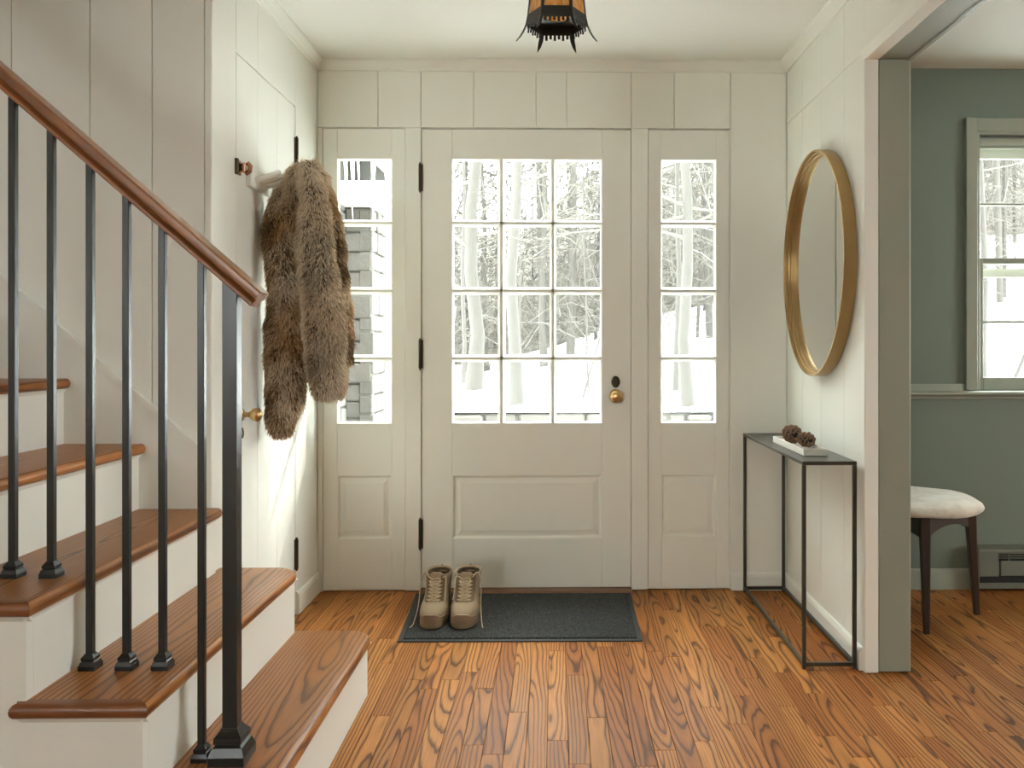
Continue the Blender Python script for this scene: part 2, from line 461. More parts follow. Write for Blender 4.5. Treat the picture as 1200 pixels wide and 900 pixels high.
boards_y(wall_back, [XL, -0.772, -0.585, -0.355, -0.082, 0.052, 0.336, 0.525, 0.774], YB, DTOP + .002, CEIL)
boards_y(wall_back, [0.774, XR], YB, 0, CEIL)
boards_y(wall_back, [XL, DX0], YB, 0, DTOP)

# left wall with the closet door
CY0, CY1, CTOP = 2.838, 3.478, 2.03
wl = MB(); wl.box(XL - .16, XL - BT, YS + BT, YB + BT, CTOP, CEIL + .1)
wl.box(XL - .16, XL - BT, YS + BT, CY0, 0, CTOP); wl.box(XL - .16, XL - BT, CY1, YB + BT, 0, CTOP)
wl.box(XL - .16, XL - .06, CY0, CY1, 0, CTOP)
wall_left = struct(wl.build('wall_left', M['white'], None, org=(XL, YS, 0)))
boards_x(wall_left, [YS, CY0 - .003], XL, 0, CEIL)
boards_x(wall_left, [CY1 + .003, YB], XL, 0, CEIL)
boards_x(wall_left, [CY0 - .003, 3.041, CY1 + .003], XL, CTOP + .003, CEIL)

# stair wall
ws = MB(); ws.box(-3.75, XL - BT, YS + BT, YS + .14, 0, 4.75)
wall_stair = struct(ws.build('wall_stair', M['white'], None, org=(XL, YS, 0)))
boards_y(wall_stair, [-2.35, -2.15, -1.90, -1.635, -1.401, -1.215, -1.058, XL - .0005], YS, 0.2, 4.72)

# right wall, its end jamb and the header over the wide opening
OY0 = 0.85
wr = MB(); wr.box(XR + BT, XJ - .006, YJ + .01, YB + .02, 0, CEIL + .1)
wr.box(XR + BT, XJ - .006, OY0, YJ + .02, HEAD + .012, CEIL + .1)
wr.box(XR + BT, XJ - .006, -5.35, OY0, 0, CEIL + .1)
wall_right = struct(wr.build('wall_right', M['white'], None, org=(XR, YJ, 0)))
boards_x(wall_right, [YJ + .004, 3.046, 3.311, 3.56, YB], XR, 0, HEAD + .03, face=-1)
boards_x(wall_right, [OY0, 1.1, 1.35, 1.6, 1.85, 2.1, 2.35, 2.6, YJ + .004, 3.046, 3.311, 3.56, YB], XR, HEAD + .03 + GAP, CEIL, face=-1)
boards_x(wall_right, [-5.3, -2.5, -1.7, -.9, -.1, OY0], XR, 0, CEIL, face=-1)
# opening: white casing edge and sage jamb lining
XC = 1.066
t = MB(); t.box(XR - .004, XC, YJ - .012, YJ + .012, 0, HEAD + .03, ch=.003)
t.build('trim_1', M['white'], None, org=(XR, YJ, 0)); struct(bpy.data.objects['trim_1'])
t = MB(); t.prism([(XR - .012, HEAD + .075), (XR - .012, HEAD + .03), (XR - .006, HEAD + .012), (XR - .002, HEAD), (XC, HEAD), (XC, HEAD + .02), (XR + .02, HEAD + .075)], 'y', OY0, YJ + .012)
struct(t.build('trim_2', M['white'], None, org=(XR, YJ, HEAD)))
struct(bx('trim_3', 'green_trim', None, XC + .0006, XJ, YJ - .012, YJ + .012, 0.004, HEAD + .004, ch=.002, org=(XC, YJ, 0)))
struct(bx('trim_4', 'green_trim', None, XC + .0006, XJ, OY0, YJ + .0125, HEAD, HEAD + .016, ch=.002, org=(XC, YJ, HEAD)))
struct(bx('trim_5', 'green_trim', None, XJ - .012, XJ + .006, OY0 - .05, YJ + .055, HEAD - .004, HEAD + .05, ch=.003, org=(XJ, YJ, HEAD)))
struct(bx('trim_6', 'green_trim', None, XJ - .010, XJ + .006, YJ - .004, YJ + .055, 0, HEAD, ch=.003, org=(XJ, YJ, 0)))
struct(bx('wall_dining_left', 'green', None, XJ - .006, XJ, YJ + .02, YB + .02, 0, 2.32))
struct(bx('wall_dining_header', 'green', None, XJ - .006, XJ, -5.35, YJ + .02, HEAD + .03, 2.32))

# sage room: outer wall with window, right wall with an unseen window added for fill light
GX0, GX1, GZ0, GZ1 = 1.861, 2.70, 0.878, 2.019
w = MB()
w.box(XJ - .02, GX0, YB, YB + .16, 0, 2.42); w.box(GX1, 7.16, YB, YB + .16, 0, 2.42)
w.box(GX0, GX1, YB, YB + .16, 0, GZ0); w.box(GX0, GX1, YB, YB + .16, GZ1, 2.42)
struct(w.build('wall_dining_back', M['green'], None, org=(XJ, YB, 0)))
def wall_with_hole_x(name, mat, x0, x1, y0, y1, z1, hy0, hy1, hz0, hz1):
    w = MB(); w.box(x0, x1, y0, hy0, 0, z1); w.box(x0, x1, hy1, y1, 0, z1)
    w.box(x0, x1, hy0, hy1, 0, hz0); w.box(x0, x1, hy0, hy1, hz1, z1)
    return struct(w.build(name, M[mat], None, org=(x0, y0, 0)))
wall_with_hole_x('wall_dining_right', 'green', 7.0, 7.15, -5.35, 3.95, 2.42, -.2, 2.0, .8, 2.1)
struct(bx('wall_far_left', 'white', None, -3.75, -3.6, -5.35, 2.8, 0, 4.75))
w = MB(); w.box(-3.75, -3.3, -5.35, -5.2, 0, 2.45); w.box(-1.5, 7.16, -5.35, -5.2, 0, 2.45); w.box(-3.3, -1.5, -5.35, -5.2, 0, 1.4); w.box(-3.3, -1.5, -5.35, -5.2, 2.1, 2.45)  # opening added behind the camera to let in fill light
struct(w.build('wall_rear', M['white'], None, org=(0, -5.2, 0)))

# crown moulding and baseboards
def crown(poly, axis, a, b, name):
    struct(MB().prism(poly, axis, a, b).build(name, M['white'], None))
cs = [(0, 0), (0, -.045), (.008, -.045), (.012, -.034), (.026, -.018), (.034, -.010), (.036, 0)]
crown([(YB - u, CEIL + v) for u, v in cs], 'x', XL, XR, 'trim_7')
crown([(XL + u, CEIL + v) for u, v in cs], 'y', YS, YB, 'trim_8')
crown([(XR - u, CEIL + v) for u, v in cs], 'y', -5.3, YB, 'trim_9')
bp_ = [(0, 0), (0, .09), (.006, .09), (.011, .082), (.014, .07), (.014, 0)]
def base(name, poly, axis, a, b, mat='white'): struct(MB().prism(poly, axis, a, b).build(name, M[mat], None))
base('baseboard_back', [(YB - u, v * .86) for u, v in bp_], 'x', .774, XR)
base('baseboard_left', [(XL + u, v) for u, v in bp_], 'y', CY1 + .006, YB)
base('baseboard_right', [(XR - u, v * .86) for u, v in bp_], 'y', YJ + .012, YB)
base('baseboard_dining', [(YB - u, v) for u, v in bp_], 'x', XJ, 1.838, 'green_trim')
base('baseboard_dining_left', [(XJ + u, v) for u, v in bp_], 'y', YJ + .06, YB, 'green_trim')

# ------------------------------------------------------------------ front door and sidelights
ROWS = [(1.627, 1.892), (1.332, 1.598), (1.034, 1.299), (0.735, 1.004)]
def rect_ring(mb, x0, x1, z0, z1, levels):
    """stepped rectangular recess: levels = (inset, y)"""
    loops = [[(x0 + i, y, z0 + i), (x1 - i, y, z0 + i), (x1 - i, y, z1 - i), (x0 + i, y, z1 - i)] for i, y in levels]
    return loops
def panel(parent, x0, x1, z0, z1, y):
    mb = MB(); mb.loft(rect_ring(mb, x0, x1, z0, z1, [(-.002, y + .03), (-.002, y + .0005), (.003, y + .001), (.010, y + .013), (.016, y + .013), (.034, y + .006), (.036, y + .0045)]), True, True)
    return mb.build('panel', M['white'], parent)
def glazed(parent, x0, x1, z0, z1, cols, gx, y, panel_x, thick=.045):
    """stile-and-rail leaf: glass grid above, raised panel below"""
    g0, g1 = gx[0][0], gx[-1][1]
    yb = y + thick
    bx('stile', 'white', parent, x0, g0, y, yb, z0, z1, ch=.0015); bx('stile', 'white', parent, g1, x1, y, yb, z0, z1, ch=.0015)
    e = .0003
    bx('rail', 'white', parent, g0 + e, g1 - e, y + e, yb, ROWS[0][1], z1, ch=.0008)
    bx('rail', 'white', parent, g0 + e, g1 - e, y + e, yb, .507, ROWS[3][0], ch=.0008)
    bx('rail', 'white', parent, g0 + e, g1 - e, y + e, yb, z0, .227, ch=.0008)
    panel(parent, g0, g1, .227, .507, y)
    yg = y + .022
    def mun(x0_, x1_, z0_, z1_, vert):
        m = MB()
        if vert:
            c = (x0_ + x1_) / 2; h = (x1_ - x0_) / 2
            prof = [(c - h, yg + .004), (c - h, yg - .002), (c - h * .45, y + .004), (c - h * .38, y + .002), (c + h * .38, y + .002), (c + h * .45, y + .004), (c + h, yg - .002), (c + h, yg + .004), (c + h * .5, yb - .004), (c - h * .5, yb - .004)]
            m.prism(prof, 'z', z0_, z1_)
        else:
            c = (z0_ + z1_) / 2; h = (z1_ - z0_) / 2
            prof = [(yg + .004, c - h), (yg - .002, c - h), (y + .004, c - h * .45), (y + .002, c - h * .38), (y + .002, c + h * .38), (y + .004, c + h * .45), (yg - .002, c + h), (yg + .004, c + h), (yb - .004, c + h * .5), (yb - .004, c - h * .5)]
            m.prism(prof, 'x', x0_, x1_)
        m.build('muntin', M['white'], parent)
    for (a, b), (c, d) in zip(ROWS[:-1], ROWS[1:]): mun(g0, g1, d, a, False)
    for (a, b), (c, d) in zip(gx[:-1], gx[1:]): mun(b, c, ROWS[3][0], ROWS[0][1], True)
    # bevelled sticking round the whole light
    s = MB(); q = .006
    lo = [[(g0 - .001, y + .001, ROWS[3][0] - .001), (g1 + .001, y + .001, ROWS[3][0] - .001), (g1 + .001, y + .001, ROWS[0][1] + .001), (g0 - .001, y + .001, ROWS[0][1] + .001)],
          [(g0 + q, yg, ROWS[3][0] + q), (g1 - q, yg, ROWS[3][0] + q), (g1 - q, yg, ROWS[0][1] - q), (g0 + q, yg, ROWS[0][1] - q)]]
    s.loft(lo, False, False).build('glazing_bead', M['white'], parent)
    for a, b in gx:
        for c, d in ROWS:
            bx('pane', 'glass', parent, a - .004, b + .004, yg + .0005, yg + .0025, c - .004, d + .004)
door = struct(thing('door_1', 'white front door with twelve glass panes above one raised panel', None, (-.12, YB, 0)))
glazed(door, -.582, .334, .014, DTOP - .004, 3, [(-.448, -.250), (-.217, -.022), (.007, .206)], YB + .002, None)
for z0, z1 in ((1.750, 1.868), (.975, 1.10), (.187, .315)):
    h = MB(); h.lathe([(.001, z0 - .008), (.005, z0 - .004), (.003, z0), (.0065, z0 + .001), (.0065, z1 - .001), (.003, z1), (.005, z1 + .004), (.001, z1 + .008)], 10, (-.588, YB - .007, 0))
    h.box(-.594, -.576, YB - .0035, YB + .001, z0, z1, ch=.0005)
    h.build('hinge', M['hinge'], door, 40)
kx, kz = at(722, 464, YB).x, at(722, 464, YB).z
k = MB().lathe([(.0, 0), (.030, 0), (.031, -.003), (.026, -.007), (.012, -.009), (.010, -.018), (.011, -.026), (.020, -.032), (.026, -.040), (.027, -.047), (.023, -.055), (.012, -.059), (0, -.060)], 28, (kx, YB + .002, kz), 'y').build('knob', M['brass'], door, 60)
MB().lathe([(0, 0), (.019, 0), (.019, -.003), (.016, -.006), (.010, -.0065), (.009, -.004), (0, -.004)], 24, (kx - .002, YB + .002, kz + .062), 'y', sx=1.35, sy=1.0).build('lock_cylinder', M['hinge'], door, 50)
sl = struct(thing('window_1', 'white sidelight of four panes behind the fur coat', None, (-.83, YB, 0)))
glazed(sl, DX0 + .002, -.655, .006, DTOP - .004, 1, [(-.950, -.713)], YB + .003, None)
sr = struct(thing('window_2', 'white sidelight of four panes beside the mirror wall', None, (.59, YB, 0)))
glazed(sr, .411, DX1 - .002, .006, DTOP - .004, 1, [(.469, .710)], YB + .003, None)
struct(bx('trim_10', 'white', None, -.653, -.5845, YB - .006, YB + .15, 0.004, DTOP, ch=.0015, org=(-.62, YB, 0)))
struct(bx('trim_11', 'white', None, .3365, .409, YB - .006, YB + .15, 0.004, DTOP, ch=.0015, org=(.37, YB, 0)))
struct(bx('trim_16', 'white', None, -.668, -.570, YB + .0485, YB + .062, .013, DTOP, ch=.001, org=(-.62, YB + .05, 0)))
struct(bx('trim_17', 'white', None, .322, .424, YB + .0485, YB + .062, .013, DTOP, ch=.001, org=(.37, YB + .05, 0)))
# outer sub-frame that closes the opening round the leaves
t = MB(); t.box(DX0 - .01, DX1 + .01, YB + .05, YB + .15, DTOP - .03, DTOP + .01); t.box(DX0 - .01, DX1 + .01, YB + .05, YB + .15, -.05, .02)
t.box(DX0 - .01, DX0 + .02, YB + .05, YB + .15, 0, DTOP); t.box(DX1 - .02, DX1 + .01, YB + .05, YB + .15, 0, DTOP)
struct(t.build('trim_12', M['white'], None, org=(0, YB, 0)))
struct(MB().prism([(YB - .045, 0), (YB - .038, .010), (YB + .06, .013), (YB + .06, 0)], 'x', -.5845, .3365).build('trim_13', M['threshold'], None))

# ------------------------------------------------------------------ closet door
cdoor = struct(thing('door_2', 'white boarded closet door behind the fur coat', None, (XL, CY0, 0)))
for a, b in ((CY0, 3.041), (3.041, 3.25), (3.25, CY1)):
    bx('door_board', 'white', cdoor, XL - .03, XL - .0005, a + .0008, b - .0008, .022, CTOP - .001, ch=.0012)
for z0, z1 in ((1.80, 1.905), (.183, .302)):
    h = MB(); h.lathe([(.001, z0 - .008), (.0055, z0 - .004), (.003, z0), (.007, z0 + .001), (.007, z1 - .001), (.003, z1), (.0055, z1 + .004), (.001, z1 + .008)], 10, (XL + .006, CY1 + .001, 0))
    h.box(XL - .001, XL + .003, CY1 - .012, CY1 + .010, z0, z1)
    h.build('hinge', M['hinge'], cdoor, 40)
kb = MB().lathe([(0, 0), (.019, 0), (.019, .004), (.010, .007), (.008, .018), (.0085, .024), (.013, .030), (.021, .040), (.0235, .050), (.021, .059), (.013, .065), (0, .067)], 24, (XL, 2.885, .849), 'x').build('knob', M['brass'], cdoor, 60)
MB().lathe([(0, 0), (.011, 0), (.011, .003), (.006, .003), (.005, .001), (0, .001)], 20, (XL, 2.889, .788), 'x', sy=1.6).build('keyhole_plate', M['hinge'], cdoor, 50)
lt = MB(); lz = 1.66
lt.box(XL - .001, XL + .006, 2.842, 2.868, lz - .024, lz + .024, ch=.002)
lt.box(XL + .004, XL + .026, 2.846, 2.860, lz - .016, lz + .016, ch=.004)
lt.tube([(XL + .020, 2.866, lz - .018), (XL + .034, 2.866, lz - .008), (XL + .036, 2.866, lz + .006), (XL + .026, 2.866, lz + .018)], .008, 8)
la = lt.build('latch', M['copper'], cdoor, 35)
bx('latch_keeper', 'hinge', cdoor, XL - .001, XL + .010, 2.822, 2.836, lz - .026, lz + .026, ch=.002)

# ------------------------------------------------------------------ sage-room window
wn = struct(thing('window_3', 'sage double-hung window in the green room', None, (2.27, YB, GZ0)))
t = .05
bx('casing', 'green_trim', wn, 1.811, GX0, YB - .022, YB, GZ0, 2.079, ch=.002); bx('casing', 'green_trim', wn, GX1, GX1 + t, YB - .022, YB, GZ0, 2.079, ch=.002)
bx('casing', 'green_trim', wn, GX0, GX1, YB - .021, YB, GZ1, 2.078, ch=.002)
bx('stop', 'green_trim', wn, GX0, GX0 + .014, YB - .014, YB + .05, GZ0, GZ1, ch=.002); bx('stop', 'green_trim', wn, GX1 - .014, GX1, YB - .014, YB + .05, GZ0, GZ1, ch=.002)
bx('stop', 'green_trim', wn, GX0 + .014, GX1 - .014, YB - .014, YB + .05, GZ1 - .012, GZ1, ch=.002)
def sash(y, z0, z1, st, rb, rt, zm):
    s = thing('sash', None, None, (2.27, y, z0)); s.parent = wn; s.location = Vector((2.27, y, z0)) - Vector(WL[wn.name])
    a, b = GX0 + .014, GX1 - .014
    bx('stile', 'green_trim', s, a, a + st, y, y + .035, z0, z1, ch=.002); bx('stile', 'green_trim', s, b - st, b, y, y + .035, z0, z1, ch=.002)
    bx('rail', 'green_trim', s, a + st, b - st, y, y + .035, z0, z0 + rb, ch=.002); bx('rail', 'green_trim', s, a + st, b - st, y, y + .035, z1 - rt, z1, ch=.002)
    bx('muntin', 'green_trim', s, a + st, b - st, y + .006, y + .03, zm - .006, zm + .006, ch=.003)
    for c, d in ((z0 + rb, zm - .006), (zm + .006, z1 - rt)):
        bx('pane', 'glass', s, a + st - .003, b - st + .003, y + .017, y + .019, c - .003, d + .003)
sash(YB + .045, 1.437, 2.005, .018, .026, .03, 1.709)
sash(YB + .008, GZ0, 1.464, .026, .055, .026, 1.18)
sf = MB(); yy = YB + .11
for (z0, z1) in ((1.925, 1.985), (1.385, 1.425), (.87, .92)): sf.box(GX0, GX1, yy, yy + .02, z0, z1)
sf.box(GX0, GX0 + .03, yy, yy + .02, .92, 1.985); sf.box(GX1 - .03, GX1, yy, yy + .02, .92, 1.985)
sf.build('storm_frame', M['white'], wn)
shade = thing('roller_shade', 'rolled-up sage window shade under the green window head', 'shade', (2.28, YB + .02, 1.99))
MB().lathe([(.0, -.395), (.020, -.395), (.020, .395), (0, .395)], 16, (2.28, YB + .022, 1.983), 'x').build('roll', M['green_trim'], shade, 40)
bx('hem_bar', 'green_trim', shade, 1.885, 2.675, YB + .018, YB + .026, 1.950, 1.966, ch=.002)
# chair rail / window stool
struct(MB().prism([(YB, .876), (YB - .050, .876), (YB - .056, .872), (YB - .056, .862), (YB - .050, .857), (YB - .02, .852), (YB - .018, .840), (YB, .838)], 'x', XJ, 7.0).build('trim_14', M['green_trim'], None))
struct(MB().prism([(YB, .905), (YB - .012, .905), (YB - .016, .876), (YB, .876)], 'x', XJ, 1.811).build('trim_15', M['green_trim'], None))
for nm, a in (('fill_window', (7.04, 7.10, -.2, 2.0, .8, 2.1)),):  # unseen side window, added to brighten the risers and left wall
    x0, x1, y0, y1, z0, z1 = a; m = MB()
    m.box(x0, x1, y0, y1, z0, z0 + .05); m.box(x0, x1, y0, y1, z1 - .05, z1); m.box(x0, x1, y0, y0 + .05, z0 + .05, z1 - .05); m.box(x0, x1, y1 - .05, y1, z0 + .05, z1 - .05)
    m.box(x0 + .015, x1 - .015, (y0 + y1) / 2 - .02, (y0 + y1) / 2 + .02, z0 + .05, z1 - .05); m.box(x0 + .02, x1 - .02, y0 + .05, y1 - .05, (z0 + z1) / 2 - .015, (z0 + z1) / 2 + .015)
    struct(m.build(nm, M['white'], None, org=(x0, y0, z0)))

# ------------------------------------------------------------------ staircase
RISE, GOING, NOSE1 = 0.196, 0.2235, -0.557
stair = thing('staircase', 'oak-tread staircase with white risers climbing to the left', 'staircase', (NOSE1, 1.70, 0))
NT = 8
FRONT = 1.675
def nose(n): return NOSE1 - GOING * (n - 1)
def tread(n):
    z1 = RISE * n; th = .030; x1 = nose(n); x0 = nose(n + 1) - .030
    if n <= 2: yb = 2.705
    else: yb = YS - .0005
    x0f = x0 - .012
    # outline in plan (rounded far corner on the two bottom treads)
    FR = FRONT + .030
    out = [(x0, FR), (x1 - .03, FR), (x1, FRONT)]
    if n <= 2:
        r = .085
        out += [(x1 - r + r * math.cos(a), yb - r + r * math.sin(a)) for a in [i * PI / 16 for i in range(9)]]
        out += [(max(x0, XL + .002), yb), (max(x0, XL + .002), YS - .001), (x0, YS - .001)] if x0 < XL else [(x0, yb)]
    else: out += [(x1, yb), (x0, yb)]
    m = MB(); loops = []
    # half-round nosing on the free edges: shrink the outline towards its inside at top and bottom
    cx = sum(p[0] for p in out) / len(out)
    def inset(p, d):
        x, y = p
        if y < FRONT + .001: return x - d, y + d
        if y < FR + .001: return x, y
        if x > x1 - .09: x -= d * (1 if y < yb - .085 or n > 2 else max(0, (x - (x1 - .085)) / .085))
        if n <= 2 and y > yb - .085: y -= d * max(0, (y - (yb - .085)) / .085)
        return x, y
    for a in range(0, 7):
        an = -PI / 2 + PI * a / 6
        d = .012 * (1 - math.cos(an)); zz = z1 - th / 2 + th / 2 * math.sin(an)
        loops.append([(*inset(p, d), zz) for p in out])
    m.loft(loops)
    m.build('tread', M['tread'], stair, 40, org=((x0 + x1) / 2, 2.2, z1))
    # nosing return along the open end, grain running across
    rp = [(FR - .0004, z1)]
    lo = [[], []]
    for a in range(0, 7):
        an = PI / 2 - PI * a / 6; dd = .012 * (1 - math.cos(an)); zz = z1 - th / 2 + th / 2 * math.sin(an)
        lo[0].append((x0f + .010 * (1 - math.cos(an)), FRONT + dd, zz)); lo[1].append((x1 - dd - .0003, FRONT + dd, zz))
    for zz in (z1 - th, z1):
        lo[0].append((x0f, FR - .0004, zz)); lo[1].append((x1 - .0304, FR - .0004, zz))
    mid = [(x1 - .032, p[1], p[2]) for p in lo[0]]
    MB().loft([lo[0], mid, lo[1]]).build('nosing_return', M['tread_return'], stair, 40, org=((x0 + x1) / 2, FRONT, z1))
for n in range(1, NT + 1):
    tread(n)
    xr = nose(n) - .020; yb = 2.68 if n <= 2 else YS - .001
    z0 = RISE * (n - 1); z1 = RISE * n - .030
    r = MB(); r.box(xr - .018, xr, FRONT + .0455, yb, z0, z1)
    r.build('riser', M['white'], stair)
    c = MB(); q = .012
    c.prism([(xr, z1), (xr + q, z1), (xr + q * .55, z1 - q * .35), (xr + q * .2, z1 - q * .8), (xr, z1 - q)], 'y', FRONT + .013, yb)
    c.prism([(FRONT + .022, z1), (FRONT + .022 - q, z1), (FRONT + .022 - q * .45, z1 - q * .6), (FRONT + .022, z1 - q)], 'x', nose(n + 1) - .03, xr + q)
    c.build('cove_moulding', M['white'], stair)
    if n <= 2:
        bx('end_panel', 'white', stair, XL + .004, xr - .0185, 2.662, 2.6795, z0, z1)
pts = [(nose(1) - .020, 0)]
for n in range(1, NT + 1):
    pts += [(nose(n) - .020, RISE * n - .030), (nose(n + 1) - .020, RISE * n - .030)]
pts += [(pts[-1][0], 0)]
MB().prism(pts, 'y', FRONT + .0215, FRONT + .045).build('stringer', M['white'], stair)
# skirt board running up the stair wall
def skz(x): return 1.291 - .866 * (x + 1.668)
xs0, xs1 = -2.5, XL - .02
sk = MB(); sk.prism([(xs0, skz(xs0)), (xs1, skz(xs1)), (xs1, .35), (xs1 - .25, .35), (xs0, skz(xs0) - .45)], 'y', YS - .014, YS - .001)
sk.build('skirt_board', M['white'], stair)
sk = MB(); sk.prism([(xs0, skz(xs0) + .008), (xs1, skz(xs1) + .008), (xs1, skz(xs1) - .010), (xs0, skz(xs0) - .010)], 'y', YS - .020, YS - .001)
sk.build('skirt_cap', M['white'], stair)

# ------------------------------------------------------------------ stair railing
YR = 1.865
rail = thing('stair_railing', 'black iron stair railing with a stained oak handrail', 'railing', (-.69, YR, RISE))
SL = .872; RX, RZ = -.619, 1.193
def rtop(x): return RZ - SL * (x - RX)
ang = math.atan(SL); d = Vector((-math.cos(ang), 0, math.sin(ang))); nrm = Vector((-math.sin(ang), 0, -math.cos(ang)))  # up the slope, and down off the top face
h1, h2 = .0220, .0385
prof = [(-.026, 0), (.026, 0), (.0295, .0035), (.030, .012), (.0285, .0185), (.021, .0205), (.0165, .0235), (.0205, .0265), (.0245, .030), (.0240, .036), (.0195, h2), (-.0195, h2), (-.0240, .036), (-.0245, .030), (-.0205, .0265), (-.0165, .0235), (-.021, .0205), (-.0285, .0185), (-.030, .012), (-.0295, .0035)]
P0 = Vector((RX, YR, RZ))
m = MB(); m.loft([[P0 + d * s_ + Vector((0, v, 0)) + nrm * u for v, u in prof] for s_ in (0, .002, 1.2, 2.2)])
m.build('handrail', M['rail'], rail, 25, org=tuple(P0))
def baluster(x, z, w=.0145, sub='shoe', name='baluster', sc=1.0):
    zt = rtop(x) - (h2 - .004) / math.cos(ang)
    h = w / 2
    b = MB(); b.prism([(-h, -h), (h, -h), (h, h), (-h, h)], 'z', z, zt) if False else None
    b = MB(); b.box(x - h, x + h, YR - h, YR + h, z + .002, zt + h * SL * .6, ch=.0012)
    bo = b.build(name, M['iron'], rail, org=(x, YR, z))
    s = sc
    pr = [(.0175, 0), (.0175, .009), (.0145, .017), (.0120, .019), (.0135, .021), (.0135, .026), (.0095, .031), (.0078, .034)]
    lo = []
    for r, hh in pr:
        r *= s; lo.append([(x - r, YR - r, z + hh * s), (x + r, YR - r, z + hh * s), (x + r, YR + r, z + hh * s), (x - r, YR + r, z + hh * s)])
    so_ = MB().loft(lo).build(sub, M['iron'], bo)
for x, n in ((-.754, 1), (-.837, 2), (-.913, 2), (-.990, 2), (-1.072, 3), (-1.153, 3), (-1.245, 4), (-1.322, 4), (-1.40, 4), (-1.475, 5), (-1.55, 5)):
    baluster(x, RISE * n)
baluster(-.690, RISE, .031, 'post_base', 'newel', 2.15)

# ------------------------------------------------------------------ peg rack and fur coat
rk = thing('peg_rack', 'white wooden peg rack on the closet door', 'coat rack', (XL, 3.10, 1.63))
rb = MB(); rb.box(XL, XL + .018, 2.925, 3.44, 1.612, 1.682, ch=.003); rb.build('back_board', M['white'], rk)
for i, y in enumerate((2.97, 3.03, 3.09, 3.15, 3.21, 3.27, 3.33, 3.39)):
    MB().tube([(XL + .015, y, 1.640), (XL + .098, y, 1.668), (XL + .103, y, 1.6697)], [.0095, .0095, .006], 10).build('peg', M['white'], rk, 50)

coat = thing('fur_coat', 'long brown fur coat hanging on the closet door peg rack', 'coat', (-.95, 3.08, .76))
def lobe(pts, ry):
    """pts: (px, py, depth, half-width in px); a flattened hanging tube"""
    m = MB(); loops = []
    for px, py, Y, r in pts:
        c = at(px, py, Y); rw = (at(px + r, py, Y) - c).length
        loops.append([(c.x + rw * math.cos(2 * PI * j / 20), Y + ry * (rw / .055) ** .5 * math.sin(2 * PI * j / 20), c.z + .0) for j in range(20)])
    m.loft(loops); return m
allm = MB()
def addl(pts, ry):
    m = lobe(pts, ry); allm.add(m.v, m.f)
addl([(352, 204, 3.10, 10), (345, 222, 3.10, 15), (334, 248, 3.09, 19), (329, 272, 3.08, 19), (331, 302, 3.08, 15), (333, 340, 3.07, 16), (334, 390, 3.06, 19), (334, 440, 3.06, 20), (333, 475, 3.06, 18), (331, 497, 3.06, 14), (330, 506, 3.06, 8)], .05)
addl([(362, 200, 3.00, 8), (367, 222, 3.00, 12), (369, 255, 3.00, 14), (371, 290, 3.00, 17), (377, 330, 3.00, 20), (381, 370, 3.00, 21), (384, 410, 3.00, 21), (385, 440, 3.00, 19), (384, 456, 3.00, 16), (383, 463, 3.00, 10)], .05)
addl([(374, 206, 3.12, 6), (381, 230, 3.14, 7), (387, 270, 3.16, 10), (394, 320, 3.17, 11), (401, 370, 3.17, 10), (406, 405, 3.17, 7), (407, 425, 3.17, 4)], .05)
cc = [(339, 222, 3.05), (345, 208, 3.04), (355, 199, 3.02), (366, 198, 3.01), (376, 206, 3.02), (380, 218, 3.04)]
m = MB().tube([at(*p) for p in cc], [.010, .020, .024, .023, .020, .010], 12); allm.add(m.v, m.f)
me = allm.mesh('coat_raw'); ob = bpy.data.objects.new('coat_raw', me); col.objects.link(ob)
md = ob.modifiers.new('r', 'REMESH'); md.mode = 'VOXEL'; md.voxel_size = .007; md.use_smooth_shade = True
sm = ob.modifiers.new('s', 'SMOOTH'); sm.factor = .6; sm.iterations = 2
dg = bpy.context.evaluated_depsgraph_get(); hide = bpy.data.meshes.new_from_object(ob.evaluated_get(dg))
bpy.data.objects.remove(ob); hide.name = 'hide'
nv = len(hide.vertices); co = np.empty(nv * 3); hide.vertices.foreach_get('co', co); co = co.reshape(-1, 3)
# hanging folds, kept off the door
nn_ = np.empty(nv * 3); hide.vertices.foreach_get('normal', nn_); nn_ = nn_.reshape(-1, 3)
fold = np.sin(co[:, 0] * 85 + 3.0 * co[:, 2] + 1.5 * np.sin(co[:, 2] * 6)) * .6 + np.sin(co[:, 0] * 47 - co[:, 1] * 30 + co[:, 2] * 9) * .5 + .4 * np.sin(co[:, 2] * 21 + co[:, 0] * 40)
co += nn_ * (fold * .0075)[:, None]
co[:, 0] = np.maximum(co[:, 0], XL + .012)
ORG = np.array(WL[coat.name])
hide.vertices.foreach_set('co', (co - ORG).ravel()); hide.update()
hide.materials.clear(); hide.materials.append(M['hide'])
ho = bpy.data.objects.new('hide', hide); col.objects.link(ho); ho.parent = coat; WL[ho.name] = tuple(ORG)

